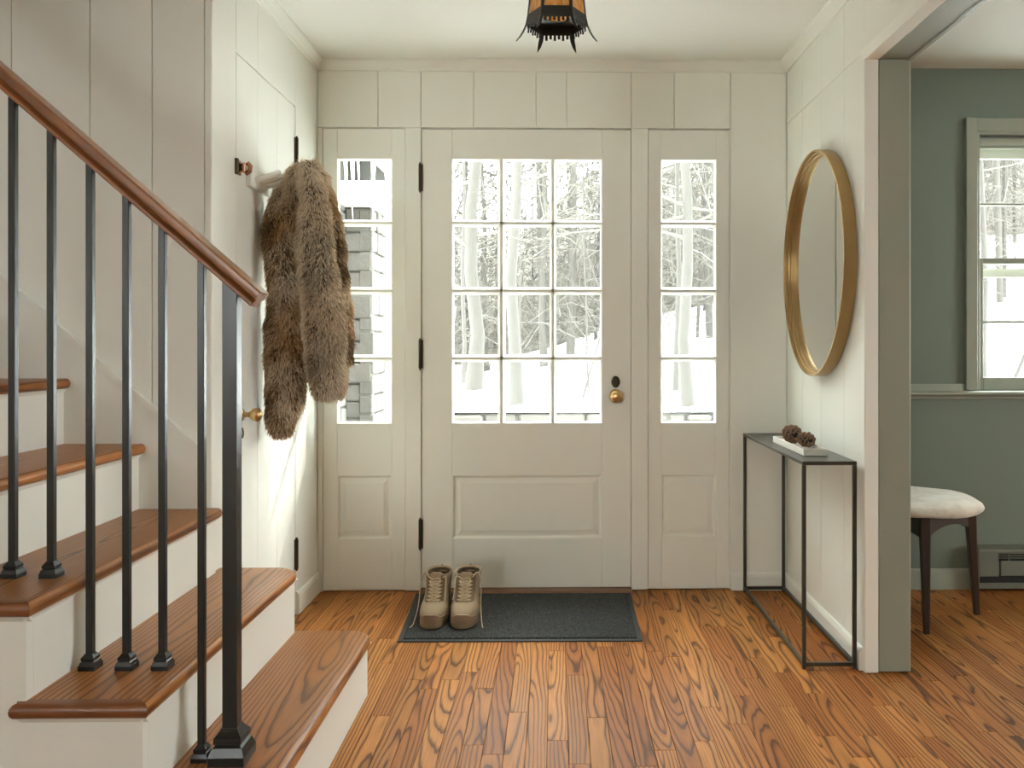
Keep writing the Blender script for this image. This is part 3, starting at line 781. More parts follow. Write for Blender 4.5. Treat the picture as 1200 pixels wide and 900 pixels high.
def fur(mesh, count, seed=5):
    rs = np.random.RandomState(seed)
    mesh.calc_loop_triangles(); nt_ = len(mesh.loop_triangles)
    tri = np.empty(nt_ * 3, dtype=np.int32); mesh.loop_triangles.foreach_get('vertices', tri); tri = tri.reshape(-1, 3)
    v = np.empty(len(mesh.vertices) * 3); mesh.vertices.foreach_get('co', v); v = v.reshape(-1, 3)
    a, b, c = v[tri[:, 0]], v[tri[:, 1]], v[tri[:, 2]]
    nr = np.cross(b - a, c - a); ar = np.linalg.norm(nr, axis=1); nr /= np.maximum(ar, 1e-12)[:, None]
    pick = rs.choice(nt_, count, p=ar / ar.sum())
    u, w_ = rs.rand(count, 1), rs.rand(count, 1); fl_ = (u + w_) > 1; u = np.where(fl_, 1 - u, u); w_ = np.where(fl_, 1 - w_, w_)
    p = a[pick] + (b - a)[pick] * u + (c - a)[pick] * w_; n = nr[pick]
    pw = p + ORG
    def sn(k, ph): return np.sin(pw[:, 0] * k + ph) * np.sin(pw[:, 1] * k * .8 + ph * 2) + np.sin(pw[:, 2] * k * .9 + ph * 1.7 + 2 * np.sin(pw[:, 0] * k * .6))
    clump = np.stack([sn(70, .3), sn(70, 1.9), sn(60, 4.0)], 1) * .22
    down = np.array([0.05, 0, -1.0])
    d0 = n * .70 + down * .55 + clump + rs.randn(count, 3) * .16
    d0 /= np.linalg.norm(d0, axis=1)[:, None]
    d1 = d0 * .65 + down * .55 + rs.randn(count, 3) * .10; d1 /= np.linalg.norm(d1, axis=1)[:, None]
    top = np.clip((pw[:, 2] - 1.55) / .2, 0, 1)
    ln = (.015 + .013 * rs.rand(count) + .008 * top)[:, None]
    p1 = p + d0 * ln * .55; p2 = p1 + d1 * ln * .6
    p1w = p1 + ORG
    side = np.cross(d0, rs.randn(count, 3)); side /= np.maximum(np.linalg.norm(side, axis=1), 1e-9)[:, None]
    wd = (.0011 + .0007 * rs.rand(count))[:, None]
    q = np.stack([p - n * .003 - side * wd, p - n * .003 + side * wd, p1 + side * wd * .8, p1 - side * wd * .8, p2], 1).reshape(-1, 3)
    q[:, 0] = np.maximum(q[:, 0], XL + .003 - ORG[0])
    i = np.arange(count)[:, None] * 5
    f4 = (i + np.array([[0, 1, 2, 3]])); f3 = (i + np.array([[3, 2, 4]]))
    me = bpy.data.meshes.new('fur'); me.vertices.add(count * 5); me.vertices.foreach_set('co', q.ravel())
    me.loops.add(count * 7); li = np.concatenate([f4, f3], 1).ravel().astype(np.int32); me.loops.foreach_set('vertex_index', li)
    me.polygons.add(count * 2)
    st = (np.arange(count)[:, None] * 7 + np.array([[0, 4]])).ravel().astype(np.int32)
    me.polygons.foreach_set('loop_start', st)
    me.update(calc_edges=True); me.validate()
    # colouring of the pelts: dark saddle bands, rusty patches, pale collar and seams
    t = .5 + .25 * sn(22, .7) + .15 * sn(48, 2.2)
    t = np.clip(t + rs.randn(count) * .28, 0, 1)[:, None]
    dark = np.array([.085, .054, .031]); mid = np.array([.41, .262, .138]); pale = np.array([.80, .67, .50])
    cr = np.where(t < .5, dark + (mid - dark) * t * 2, mid + (pale - mid) * (t * 2 - 1))
    rust = np.clip(sn(16, 3.1) - .35, 0, 1)[:, None] * .6
    cr = cr * (1 - rust) + np.array([.52, .28, .115]) * rust
    # pale edge where the front panel's hem folds over
    sx_ = np.interp(pw[:, 2], [.88, 1.1, 1.25, 1.4, 1.6, 1.72], [at(363, 465, 3.0).x, at(361, 400, 3.0).x, at(359, 350, 3.0).x, at(358, 300, 3.0).x, at(366, 240, 3.0).x, at(370, 210, 3.0).x])
    seam = (np.exp(-((pw[:, 0] - sx_) / .016) ** 2) * (pw[:, 1] < 3.04))[:, None] * .75
    seam = np.maximum(seam, (np.clip((pw[:, 0] + .86 + .12 * (pw[:, 2] - 1.1)) / .06, 0, 1) * (pw[:, 1] < 3.09))[:, None] * .45)
    pl_ = np.clip(top[:, None] * .75 + seam, 0, .85)
    cr = cr * (1 - pl_) + np.array([.84, .72, .54]) * pl_
    cr *= (.75 + .5 * rs.rand(count, 1))
    tipc = cr * np.where(rs.rand(count, 1) < .33, 2.3, .95)
    rootc = cr * .38
    cols = np.ones((count, 5, 4)); cols[:, 0, :3] = rootc; cols[:, 1, :3] = rootc; cols[:, 2, :3] = cr; cols[:, 3, :3] = cr; cols[:, 4, :3] = np.clip(tipc, 0, .85)
    at_ = me.color_attributes.new('tint', 'FLOAT_COLOR', 'POINT'); at_.data.foreach_set('color', cols.ravel())
    me.materials.append(M['fur'])
    o = bpy.data.objects.new('fur', me); col.objects.link(o); o['kind'] = 'stuff'; return o
fo = fur(hide, 75000); fo.parent = coat

# ------------------------------------------------------------------ doormat and boots
dm = thing('doormat', 'charcoal doormat on the oak floor before the front door', 'doormat', (-.13, 3.445, 0))
mp = [(-.572, 3.150), (.320, 3.144), (.328, 3.748), (-.598, 3.752)]
def shrink(p, k):
    cx, cy_ = sum(q[0] for q in p) / 4, sum(q[1] for q in p) / 4
    return [(x + k * (1 if x < cx else -1), y + k * (1 if y < cy_ else -1)) for x, y in p]
m = MB(); m.loft([[(*q, .0005) for q in mp], [(*q, .004) for q in shrink(mp, .001)], [(*q, .005) for q in shrink(mp, .02)]]); m.build('rubber_border', M['mat_rubber'], dm)
m = MB(); m.loft([[(*q, .005) for q in shrink(mp, .018)], [(*q, .010) for q in shrink(mp, .023)]]); m.build('pile', M['mat'], dm)

BL = [(.018, .004, .283, .052), (.035, .000, .285, .055), (.050, .003, .285, .056), (.061, .013, .284, .0545), (.070, .030, .283, .0515), (.080, .056, .282, .048),
      (.093, .084, .280, .0470), (.108, .104, .279, .0465), (.128, .120, .279, .0480), (.148, .130, .281, .0505), (.166, .134, .284, .0525)]
def blev(z):
    for a, b in zip(BL[:-1], BL[1:]):
        if z <= b[0]:
            t = max(0, (z - a[0]) / (b[0] - a[0])); return [a[i] + (b[i] - a[i]) * t for i in range(4)]
    return list(BL[-1])
def bloop(z, off=0.0, n=36):
    _, yf, yb, w = blev(z); yc, Ly = (yf + yb) / 2, (yb - yf) / 2 + off; w += off; out = []
    for j in range(n):
        a = 2 * PI * j / n; cx, sy = math.cos(a), math.sin(a)
        x = w * math.copysign(abs(cx) ** .78, cx); y = yc + Ly * math.copysign(abs(sy) ** .82, sy)
        u = (y - yf) / (yb - yf)
        if z < .075: x *= 1 - .16 * math.exp(-((u - .56) / .16) ** 2) - .08 * (u > .7)
        out.append((x, y, z))
    return out
def bfront(x, z, off=0.0):
    _, yf, yb, w = blev(z); yc, Ly = (yf + yb) / 2, (yb - yf) / 2
    cx = min(.98, (abs(x) / w)) ** (1 / .78); sy = math.sqrt(max(0, 1 - cx * cx))
    return yc - (Ly * sy ** .82 + off)
def boot(label, X, Y, rz, side):
    b = thing('boot', label, 'boot', (X, Y, .0105), 'pair of tan boots on the doormat', None, rz)
    up = MB(); zs = [l[0] for l in BL]
    loops = [bloop(z) for z in zs]
    loops.append([(x, y, z + .004) for x, y, z in bloop(.166, -.002)])
    loops += [[(x, y, z + .001) for x, y, z in bloop(.166, -.007)], bloop(.150, -.008), bloop(.125, -.008)]
    up.loft(loops, True, True); up.build('upper', M['boot'], b, 60, local=True)
    ln = MB(); ln.loft([bloop(.163, -.0082), bloop(.13, -.0085)], False, True); ln.build('lining', M['boot_lining'], b, 60, local=True)
    so_ = MB(); o1 = bloop(.02, .004)
    so_.loft([[(x * .97, .14 + (y - .14) * .985, 0) for x, y, z in o1], [(x, y, .003) for x, y, z in o1], [(x, y, .020) for x, y, z in o1], [(x * .98, y, .025) for x, y, z in o1]])
    so_.build('sole', M['boot_sole'], b, 50, local=True)
    # rubber toe bumper with a raised centre
    tb = MB(); rows_ = []
    for k in range(17):
        x = -.052 + .104 * k / 16
        top = .040 + .013 * max(0, 1 - (abs(x) / .034) ** 4) if abs(x) < .034 else .040
        rows_.append([(x, bfront(x * .98, .022, .0035), .020), (x, bfront(x * .98, .03, .0045), .032), (x, bfront(x * .98, min(top, .05), .0045), top), (x, bfront(x * .98, min(top, .05), -.003), top + .001)])
    tb.loft(rows_, False, False, closed=False); tb.build('toe_bumper', M['boot_sole'], b, 50, local=True)
    # tongue
    tg = MB(); lo = []
    for k in range(10):
        z = .084 + (.176 - .084) * k / 9; w = .017 + .006 * k / 9
        zc = min(z, .166); ex = .012 * max(0, (z - .150) / .026)
        row = []
        for j in range(7):
            x = -w + 2 * w * j / 6; row.append((x, bfront(x * .5, zc, .0035) + ex + .006 * (x / w) ** 2, z - (.006 if k == 9 and j in (0, 6) else 0)))
        row += [(p[0], p[1] + .006, p[2]) for p in row[::-1]]; lo.append(row)
    tg.loft(lo); tg.build('tongue', M['boot'], b, 60, local=True)
    # eyestays either side, woven side pieces show between
    for s in (-1, 1):
        es = MB(); lo = []
        for k in range(11):
            z = .082 + (.167 - .082) * k / 10; x0, x1 = s * .022, s * .037
            lo.append([(x0, bfront(x0, z, .0008), z), (x0, bfront(x0, z, .0042), z), ((x0 + x1) / 2, bfront((x0 + x1) / 2, z, .0046), z), (x1, bfront(x1, z, .0036), z), (x1, bfront(x1, z, -.001), z)])
        es.loft(lo); es.build('eyestay', M['boot_mesh'], b, 60, local=True)
    # laces: crossings, then a loose loop and a free end
    lc = thing('laces', None, None, (0, 0, 0)); lc.parent = b; WL[lc.name] = (0, 0, 0)
    zs_ = [.088, .099, .110, .121, .133, .146]
    for i, z in enumerate(zs_):
        e = .026
        pl_ = [(x, bfront(x, z, .0058 + .003 * (1 - (x / e) ** 2)), z + .001 * math.sin(x * 200)) for x in np.linspace(-e, e, 9)]
        MB().tube(pl_, .0019, 6).build('lace', M['lace'], lc, 60, local=True)
        if i + 1 < len(zs_):
            for s in (-1, 1):
                z2 = zs_[i + 1]
                q = []
                for t_ in np.linspace(0, 1, 8):
                    x = s * (-e + 2 * e * t_); zz = z + (z2 - z) * t_; q.append((x, bfront(x, zz, .0075 + .003 * math.sin(PI * t_)), zz))
                MB().tube(q, .0018, 6).build('lace', M['lace'], lc, 60, local=True)
    z = .146
    lp = [(-.024, bfront(.024, z, .008), z), (-.010, bfront(.01, .138, .020), .136), (.010, bfront(.01, .140, .022), .139), (.019, bfront(.02, .150, .015), .152), (.010, bfront(.01, .158, .012), .160), (-.012, bfront(.01, .152, .010), .155), (-.026, bfront(.026, .160, .008), .163)]
    MB().tube(smooth_path(lp), .0019, 6).build('lace', M['lace'], lc, 60, local=True)
    s = side
    fe = [(s * .026, bfront(.026, .160, .006), .160), (s * .040, .150, .174), (s * .050, .155, .166), (s * .060, .135, .130), (s * .061, .110, .085), (s * .064, .085, .045), (s * .072, .045, .006), (s * .079, .012, .0025)]
    MB().tube(smooth_path(fe), .0019, 6).build('lace', M['lace'], lc, 60, local=True)
    f2 = [(-s * .026, bfront(.026, .160, .006), .158), (-s * .036, bfront(.03, .166, .010), .165), (-s * .040, bfront(.03, .150, .016), .150), (-s * .041, bfront(.03, .12, .024), .115), (-s * .043, bfront(.03, .095, .024), .088)]
    MB().tube(smooth_path(f2), .0019, 6).build('lace', M['lace'], lc, 60, local=True)
    MB().tube([(0, .284, .120), (0, .293, .135), (0, .293, .158), (0, .284, .172)], .004, 6, flat=.5).build('pull_loop', M['boot_mesh'], b, 60, local=True)
    return b
def smooth_path(p, k=6):
    p = [Vector(q) for q in p]; out = []
    for i in range(len(p) - 1):
        a, b, c, d_ = p[max(i - 1, 0)], p[i], p[i + 1], p[min(i + 2, len(p) - 1)]
        for j in range(k):
            t = j / k; out.append(.5 * ((2 * b) + (c - a) * t + (2 * a - 5 * b + 4 * c - d_) * t * t + (3 * b - a - 3 * c + d_) * t ** 3))
    return out + [p[-1]]
boot('tan lace-up boot nearer the hinge side of the front door', -.468, 3.262, -.03, -1)
boot('tan lace-up boot with a lace trailing onto the charcoal mat', -.350, 3.262, -.02, 1)

# ------------------------------------------------------------------ console table, tray, pine cones
TX0, TX1, TY0, TY1, TZ = .824, 1.006, 2.866, 3.775, .692
tb = thing('console_table', 'narrow grey steel console table beneath the round mirror', 'table', ((TX0 + TX1) / 2, (TY0 + TY1) / 2, 0))
q = .0125
bx('table_top', 'steel', tb, TX0, TX1, TY0, TY1, TZ - q, TZ, ch=.0012)
for x in (TX0, TX1 - q):
    for y in (TY0, TY1 - q): bx('leg', 'steel', tb, x, x + q, y, y + q, 0.003, TZ - q - .0002, ch=.001)
for x in (TX0, TX1 - q): bx('floor_rail', 'steel', tb, x, x + q, TY0 + q + .0002, TY1 - q - .0002, .010, .010 + q, ch=.001)
for y in (TY0, TY1 - q): bx('floor_rail', 'steel', tb, TX0 + q + .0002, TX1 - q - .0002, y, y + q, .010, .010 + q, ch=.001)
for x in (TX0 + q / 2, TX1 - q / 2):
    for y in (TY0 + q / 2, TY1 - q / 2): MB().lathe([(0, 0), (.005, 0), (.005, .0028), (0, .003)], 10, (x, y, 0)).build('foot', M['steel'], tb)
tr = thing('tray', 'pale marble tray holding pine cones on the steel table', 'tray', (.915, 3.16, TZ))
tx0, tx1, ty0, ty1 = .868, .951, 3.005, 3.43
bx('base', 'marble', tr, tx0, tx1, ty0, ty1, TZ + .0005, TZ + .012, ch=.001)
for a in ((tx0, tx0 + .006, ty0, ty1), (tx1 - .006, tx1, ty0, ty1), (tx0 + .0061, tx1 - .0061, ty0, ty0 + .006), (tx0 + .0061, tx1 - .0061, ty1 - .006, ty1)):
    bx('rim', 'marble', tr, *a, TZ + .0122, TZ + .024, ch=.001)
def pinecone(label, c, ax, Lc, Rc, seed):
    rnd = random.Random(seed)
    nsc_ = 52; p = thing('pinecone', label, 'pine cone', c, 'pine cones in the marble tray')
    A = Vector(ax).normalized(); U = A.orthogonal().normalized(); W = A.cross(U)
    core = MB(); core.loft([[A * (t - .5) * Lc + (U * math.cos(a) + W * math.sin(a)) * Rc * .62 * math.sqrt(max(.02, 1 - (2 * t - 1) ** 2 * .97)) for a in [k * PI / 6 for k in range(12)]] for t in [i / 8 for i in range(9)]])
    core.build('core', M['dark'], p, 60, local=True)
    sc = MB(); nsc = nsc_
    for i in range(nsc):
        t = (i + .5) / nsc; a = i * 2.39996
        rad = (U * math.cos(a) + W * math.sin(a)); tan = A.cross(rad)
        s_ = math.sqrt(max(.05, 1 - (2 * t - 1) ** 2 * .92)); b0 = A * (t - .5) * Lc + rad * Rc * .5 * s_
        ex = (rad * .9 + A * (.55 - .5 * (1 - t))).normalized(); tip = b0 + ex * Rc * .52 * s_ * rnd.uniform(.85, 1.1) + rad * 0
        nn = ex.cross(tan).normalized(); w0, w1, th = Rc * .10, Rc * .25, Rc * .055
        lo = [[b0 - tan * w0 - nn * th * .5, b0 + tan * w0 - nn * th * .5, b0 + tan * w0 + nn * th * .5, b0 - tan * w0 + nn * th * .5]]
        mid_ = b0 + (tip - b0) * .75
        lo.append([mid_ - tan * w1 - nn * th, mid_ + tan * w1 - nn * th, mid_ + tan * w1 + nn * th, mid_ - tan * w1 + nn * th])
        lo.append([tip - tan * w1 * .5 - nn * th * .6, tip + tan * w1 * .5 - nn * th * .6, tip + tan * w1 * .5 + nn * th * .6, tip - tan * w1 * .5 + nn * th * .6])
        sc.loft(lo)
    o = sc.build('scales', M['cone'], p, local=True); o['kind'] = 'stuff'
pinecone('larger brown pine cone at the far end of the tray', (.898, 3.262, TZ + .012 + .038), (.1, -1, -.02), .095, .037, 1)
pinecone('smaller brown pine cone at the near end of the tray', (.917, 3.150, TZ + .012 + .030), (.35, -1, -.05), .075, .029, 2)

# ------------------------------------------------------------------ round mirror
MY, MZ, MR = 3.290, 1.388, .428
MS = .905
mr = thing('mirror', 'large round mirror in a brass frame on the white wall', 'mirror', (XR - .002, MY, MZ - MR))
fd = .048
f = MB(); f.lathe([(MR - .010, -.012), (MR - .010, -.006), (MR, -.003), (MR, -fd + .002), (MR - .002, -fd), (MR - .007, -fd), (MR - .008, -fd + .002), (MR - .008, -fd + .014), (MR - .014, -fd + .015), (MR - .014, -fd + .026), (MR - .020, -fd + .027), (MR - .020, -.012)], 96, (XR, MY, MZ), 'x', sx=MS)
# open ring: drop the two end caps
f.f = [q for q in f.f if len(q) == 4]
n96 = 96; L_ = len(f.v) // n96
f.f += [(j, (j + 1) % n96, (L_ - 1) * n96 + (j + 1) % n96, (L_ - 1) * n96 + j) for j in range(n96)]
f.build('frame', M['frame_brass'], mr, 30)
MB().lathe([(0, 0), (MR - .016, 0), (MR - .016, -.003), (0, -.003)], 96, (XR - .014, MY, MZ), 'x', sx=MS).build('mirror_glass', M['mirror'], mr, 30)
MB().lathe([(0, 0), (MR - .03, 0), (MR - .03, -.010), (0, -.010)], 48, (XR - .002, MY, MZ), 'x', sx=MS).build('backing', M['dark'], mr, 30)

# ------------------------------------------------------------------ stool
st = thing('stool', 'dark wood stool with a worn cream cushion in the sage room', 'stool', (1.435, 3.47, 0))
LEGS = [(1.390, 3.215), (1.690, 3.440), (1.475, 3.715), (1.180, 3.500)]
ccx, ccy = sum(p[0] for p in LEGS) / 4, sum(p[1] for p in LEGS) / 4
ZS = .425
for x, y in LEGS:
    tx, ty = x + (ccx - x) * .10, y + (ccy - y) * .10
    lo = []
    dxy = Vector((x - ccx, y - ccy, 0)).normalized(); pr_ = Vector((-dxy.y, dxy.x, 0))
    for z, r, k in ((0, .011, 0), (.12, .0135, .3), (.30, .017, .75), (.385, .019, .95), (ZS, .019, 1)):
        c = Vector((x + (tx - x) * k, y + (ty - y) * k, z)); e = r * .25
        lo.append([c + dxy * a + pr_ * b for a, b in ((r, r - e), (r - e, r), (-r + e, r), (-r, r - e), (-r, -r + e), (-r + e, -r), (r - e, -r), (r, -r + e))])
    MB().loft(lo).build('leg', M['walnut'], st)
for i in range(4):
    (xa, ya), (xb, yb) = LEGS[i], LEGS[(i + 1) % 4]
    a = Vector((xa + (ccx - xa) * .13, ya + (ccy - ya) * .13, 0)); b = Vector((xb + (ccx - xb) * .13, yb + (ccy - yb) * .13, 0))
    dr = (b - a).normalized(); nn = Vector((-dr.y, dr.x, 0)) * .010; lo = []
    a = a + dr * .016; b = b - dr * .016
    for k in range(9):
        t = k / 8; p = a + (b - a) * t; zb = .352 + .028 * math.sin(PI * t) ** .8
        lo.append([p - nn + Vector((0, 0, zb)), p + nn + Vector((0, 0, zb)), p + nn + Vector((0, 0, ZS)), p - nn + Vector((0, 0, ZS))])
    MB().loft(lo).build('apron', M['walnut'], st)
cu = []
RS = .262
for r, z in ((.90, .4255), (.96, .427), (1.0, .436), (1.01, .447), (.985, .461), (.93, .470), (.80, .478), (.5, .484), (.2, .486)):
    cu.append([(ccx + RS * r * math.copysign(abs(math.cos(a)) ** .88, math.cos(a)) * 1.0 + .002 * math.sin(7 * a), ccy + RS * r * .96 * math.copysign(abs(math.sin(a)) ** .88, math.sin(a)), z + .002 * math.sin(5 * a + z * 40)) for a in [k * 2 * PI / 48 for k in range(48)]])
MB().loft(cu).build('cushion', M['cushion'], st, 60)

# ------------------------------------------------------------------ baseboard heater
ht = thing('baseboard_heater', 'sage baseboard heater along the green wall behind the stool', 'heater', (2.5, YB, 0))
hx0, hx1, hy = 1.848, 3.6, YB - .062
bx('back_panel', 'heater', ht, hx0, hx1, YB - .008, YB - .0005, .012, .195)
MB().prism([(YB - .008, .195), (hy + .004, .186), (hy, .178), (hy, .172), (hy + .006, .172), (hy + .008, .180), (YB - .008, .188)], 'x', hx0, hx1).build('top_cover', M['heater'], ht)
bx('end_cap', 'heater', ht, hx0 - .004, hx0, hy - .002, YB - .0005, .012, .195)
bx('end_cover', 'heater', ht, hx0 + .0005, hx0 + .088, hy, hy + .008, .068, .134, ch=.002)
bx('front_cover', 'heater', ht, hx0 + .092, hx1, hy - .003, hy + .006, .071, .136, ch=.002)
bx('end_louvre', 'heater', ht, hx0 + .0005, hx0 + .086, hy + .003, hy + .008, .1345, .176)
for z in (.146, .156, .166): bx('louvre', 'heater', ht, hx0 + .087, hx1, hy + .004, hy + .012, z, z + .003)
for i in range(14):
    x = hx0 + .13 + i * .115; bx('louvre_post', 'heater', ht, x, x + .004, hy + .002, hy + .0035, .1365, .178)
bx('bottom_lip', 'heater', ht, hx0 + .0005, hx1, hy + .004, hy + .010, .014, .040, ch=.002)
bx('heating_core', 'dark', ht, hx0 + .002, hx1 - .01, hy + .018, YB - .010, .02, .165)

# ------------------------------------------------------------------ hanging lantern
LC = Vector((.006, 2.50, 0))
ln = thing('ceiling_lantern', 'black iron hexagonal lantern with amber glass under the ceiling', 'lantern', (LC.x, LC.y, 1.92))
def hexp(r, k, z, off=0.0): a = PI / 3 * k + off; return Vector((LC.x + r * math.cos(a), LC.y + r * math.sin(a), z))
zt_, zb_ = 2.205, 2.030
rt_, rb_ = .066, .083
def hr(z): return rt_ + (rb_ - rt_) * (zt_ - z) / (zt_ - zb_)
for k in range(6):
    # corner strap, flaring into a pointed leaf at the foot
    pth = [(zt_, hr(zt_)), (2.12, hr(2.12)), (zb_, hr(zb_) + .001), (2.005, .089), (1.985, .098), (1.970, .107), (1.957, .117)]
    wd = [.006, .006, .0062, .0068, .0075, .0055, .0004]
    s = MB(); lo = []
    rad = (hexp(1, k, 0) - LC); rad.z = 0; tan = Vector((-rad.y, rad.x, 0))
    for (z, r), w_ in zip(pth, wd):
        c = Vector((LC.x, LC.y, z)) + rad * r
        lo.append([c - tan * w_ - rad * .0012 - rad * w_ * .3, c + rad * .0014, c + tan * w_ - rad * .0012 - rad * w_ * .3, c - rad * .0026])
    s.loft(lo).build('corner_strap', M['lantern_iron'], ln)
    # amber pane
    a0, a1 = hexp(hr(zt_) - .003, k, zt_), hexp(hr(zt_) - .003, k + 1, zt_); b0, b1 = hexp(hr(zb_) - .003, k, zb_ - .002), hexp(hr(zb_) - .003, k + 1, zb_ - .002)
    inn = -((a0 + a1) / 2 - Vector((LC.x, LC.y, zt_))).normalized() * .002
    g = MB(); g.loft([[a0, a1, b1, b0], [a0 + inn, a1 + inn, b1 + inn, b0 + inn]]); g.build('glass_pane', M['amber'], ln)
    # lower band with a cut-out hem
    z0, z1 = 2.000, 2.033
    m = MB(); p0, p1 = hexp(hr(z1) + .0008, k, z1), hexp(hr(z1) + .0008, k + 1, z1); q0, q1 = hexp(.0885, k, z0), hexp(.0885, k + 1, z0)
    i2 = -((p0 + p1) / 2 - Vector((LC.x, LC.y, z1))).normalized() * .0016
    m.loft([[p0, p1, q1, q0], [p0 + i2, p1 + i2, q1 + i2, q0 + i2]]); m.build('skirt_band', M['lantern_iron'], ln)
    m = MB(); dn = (q0 + q1) / 2 - (p0 + p1) / 2; dn = dn.normalized(); ex = (q1 - q0)
    for j in range(6):
        a = q0 + ex * (.10 + j * .14); b = a + ex * .085; e = dn * (.011 + .004 * (j % 2))
        m.loft([[a, b, b + e, a + e], [a + i2, b + i2, b + e + i2, a + e + i2]])
    m.build('hem_teeth', M['lantern_iron'], ln)['kind'] = 'stuff'
m = MB(); m.loft([[hexp(hr(zt_) + .004, k, zt_ - .006) for k in range(6)], [hexp(hr(zt_) + .008, k, zt_) for k in range(6)], [hexp(.030, k, zt_ + .035) for k in range(6)], [hexp(.016, k, zt_ + .055) for k in range(6)]])
m.build('roof', M['lantern_iron'], ln)
m = MB(); m.loft([[hexp(.084, k, 2.022) for k in range(6)], [hexp(.084, k, 2.025) for k in range(6)], [hexp(.040, k, 2.028) for k in range(6)], [hexp(.040, k, 2.025) for k in range(6)], [hexp(.084, k, 2.022) for k in range(6)]], False, False)
m.build('bottom_ring', M['lantern_iron'], ln)
MB().lathe([(0, 2.255), (.007, 2.255), (.007, 2.300), (.045, 2.304), (.055, CEIL - .002), (0, CEIL - .001)], 20, (LC.x, LC.y, 0)).build('ceiling_mount', M['lantern_iron'], ln, 40)
MB().lathe([(0, 2.06), (.012, 2.065), (.022, 2.09), (.026, 2.12), (.020, 2.15), (.013, 2.165), (.013, 2.20), (0, 2.20)], 16, (LC.x, LC.y, 0)).build('bulb', M['white'], ln, 60)

# ------------------------------------------------------------------ outdoors: snow, stone wing, trees
def ground(x, y):
    if y < 4.2: return -.25
    t = min(1, (y - 4.2) / 5.0); z = -.25 + .50 * t * t * (3 - 2 * t)
    if y > 11: z += max(0, (min(y, 29) - 11)) / 14 * max(0.03, .05 + .21 * (x + 2.6)) * (1 if x < 14 else 14 / x * 1.0)
    z += .05 * math.sin(x * .9 + y * .6) * min(1, max(0, (y - 6) / 4)) + .03 * math.sin(x * 2.1 - y * 1.3) * min(1, max(0, (y - 6) / 4))
    return z
gxs = [-60, -45, -32, -24] + [-18 + .6 * i for i in range(90)] + [38, 46, 60]
gys = [-40, -20, -5, 2] + [4 + .5 * i for i in range(70)] + [42, 50, 62, 80]
gm = MB(); gm.v = [(x, y, ground(x, y)) for y in gys for x in gxs]
nx = len(gxs); gm.f = [(j * nx + i, j * nx + i + 1, (j + 1) * nx + i + 1, (j + 1) * nx + i) for j in range(len(gys) - 1) for i in range(nx - 1)]
go = gm.build('snow_ground', M['snow'], None, 180, org=(0, 0, 0)); tag(go, 'snow-covered ground rising into the woods outside', 'snow', None, 'structure')

def hillside():
    rs = random.Random(5); xs = [-40 + 2.0 * i for i in range(46)]; ys = [30 + 1.5 * i for i in range(14)]
    m = MB(); m.v = [(x, y, ground(x, y) - .6 + 9.5 * (1 - math.exp(-(y - 30) / 9)) * (1 + .12 * math.sin(x * .31) + .08 * math.sin(x * .83)) * (1 if y > 30 else 0) + rs.uniform(-.25, .25)) for y in ys for x in xs]
    n = len(xs); m.f = [(j * n + i, j * n + i + 1, (j + 1) * n + i + 1, (j + 1) * n + i) for j in range(len(ys) - 1) for i in range(n - 1)]
    o = m.build('wooded_hillside', M['brush'], None, 180, org=(0, 0, 0)); tag(o, 'brush-covered hillside closing the view behind the winter woods', 'hill', None, 'structure')
hillside()
wing = thing('stone_house_wing', 'stone corner of the house seen through the left sidelight', 'house wing', (-1.25, 5.2, -.25))
def stones_face(axis, fixed, a0, a1, z0, z1, rnd, courses=(.10, .15), lens=(.12, .24)):
    z = z0
    while z < z1 - .03:
        h = min(rnd.uniform(*courses), z1 - z); a = a0
        while a < a1 - .01:
            l_ = rnd.uniform(*lens)
            if a1 - (a + l_) < .06: l_ = a1 - a
            j = rnd.uniform(0, .012); g = .004
            if axis == 'y': b = (a + g, a + l_ - g, fixed - j, fixed + .08, z + g, z + h - g)
            else: b = (fixed - .08, fixed + j, a + g, a + l_ - g, z + g, z + h - g)
            bx('stone', 'stone', wing, *b, ch=.008, org=((b[0] + b[1]) / 2, (b[2] + b[3]) / 2, z)); a += l_
        z += h
rnd = random.Random(11)
bx('core', 'stone', wing, -2.6, -1.265, 4.05, 7.5, -.3, 2.6); bx('core', 'stone', wing, -2.6, -1.105, 5.215, 5.62, -.3, 1.9)
stones_face('y', 5.20, -1.255, -1.09, -.2, 1.90, rnd, lens=(.15, .2))
stones_face('x', -1.09, 5.19, 5.62, -.2, 1.90, rnd)
stones_face('x', -1.25, 4.35, 5.19, .3, 2.25, rnd, (.12, .17), (.2, .4))
bx('cornice_board', 'white', wing, -1.30, -.98, 5.0, 5.9, 1.90, 2.02, ch=.005)
MB().prism([(-1.55, 2.62), (-1.55, 2.69), (-.93, 2.17), (-.93, 2.02)], 'y', 5.0, 6.6).build('eave', M['white'], wing)
for i, (px, py0, py1, Y, r) in enumerate(((413, 186, 258, 4.75, .016), (437, 180, 257, 4.75, .019), (452, 215, 257, 4.75, .009), (420, 186, 225, 4.78, .012), (405, 180, 232, 4.7, .018))):
    a, b = at(px, py0 - 40, Y), at(px, py1, Y); k = 7
    MB().tube([a + (b - a) * (j / k) + Vector((.003 * math.sin(j * 2 + i), 0, 0)) for j in range(k + 1)], [r * (1 - j / k) ** .7 * (1 + .15 * math.sin(j * 3)) + .0006 for j in range(k + 1)], 8).build('icicle', M['ice'], wing, 60)

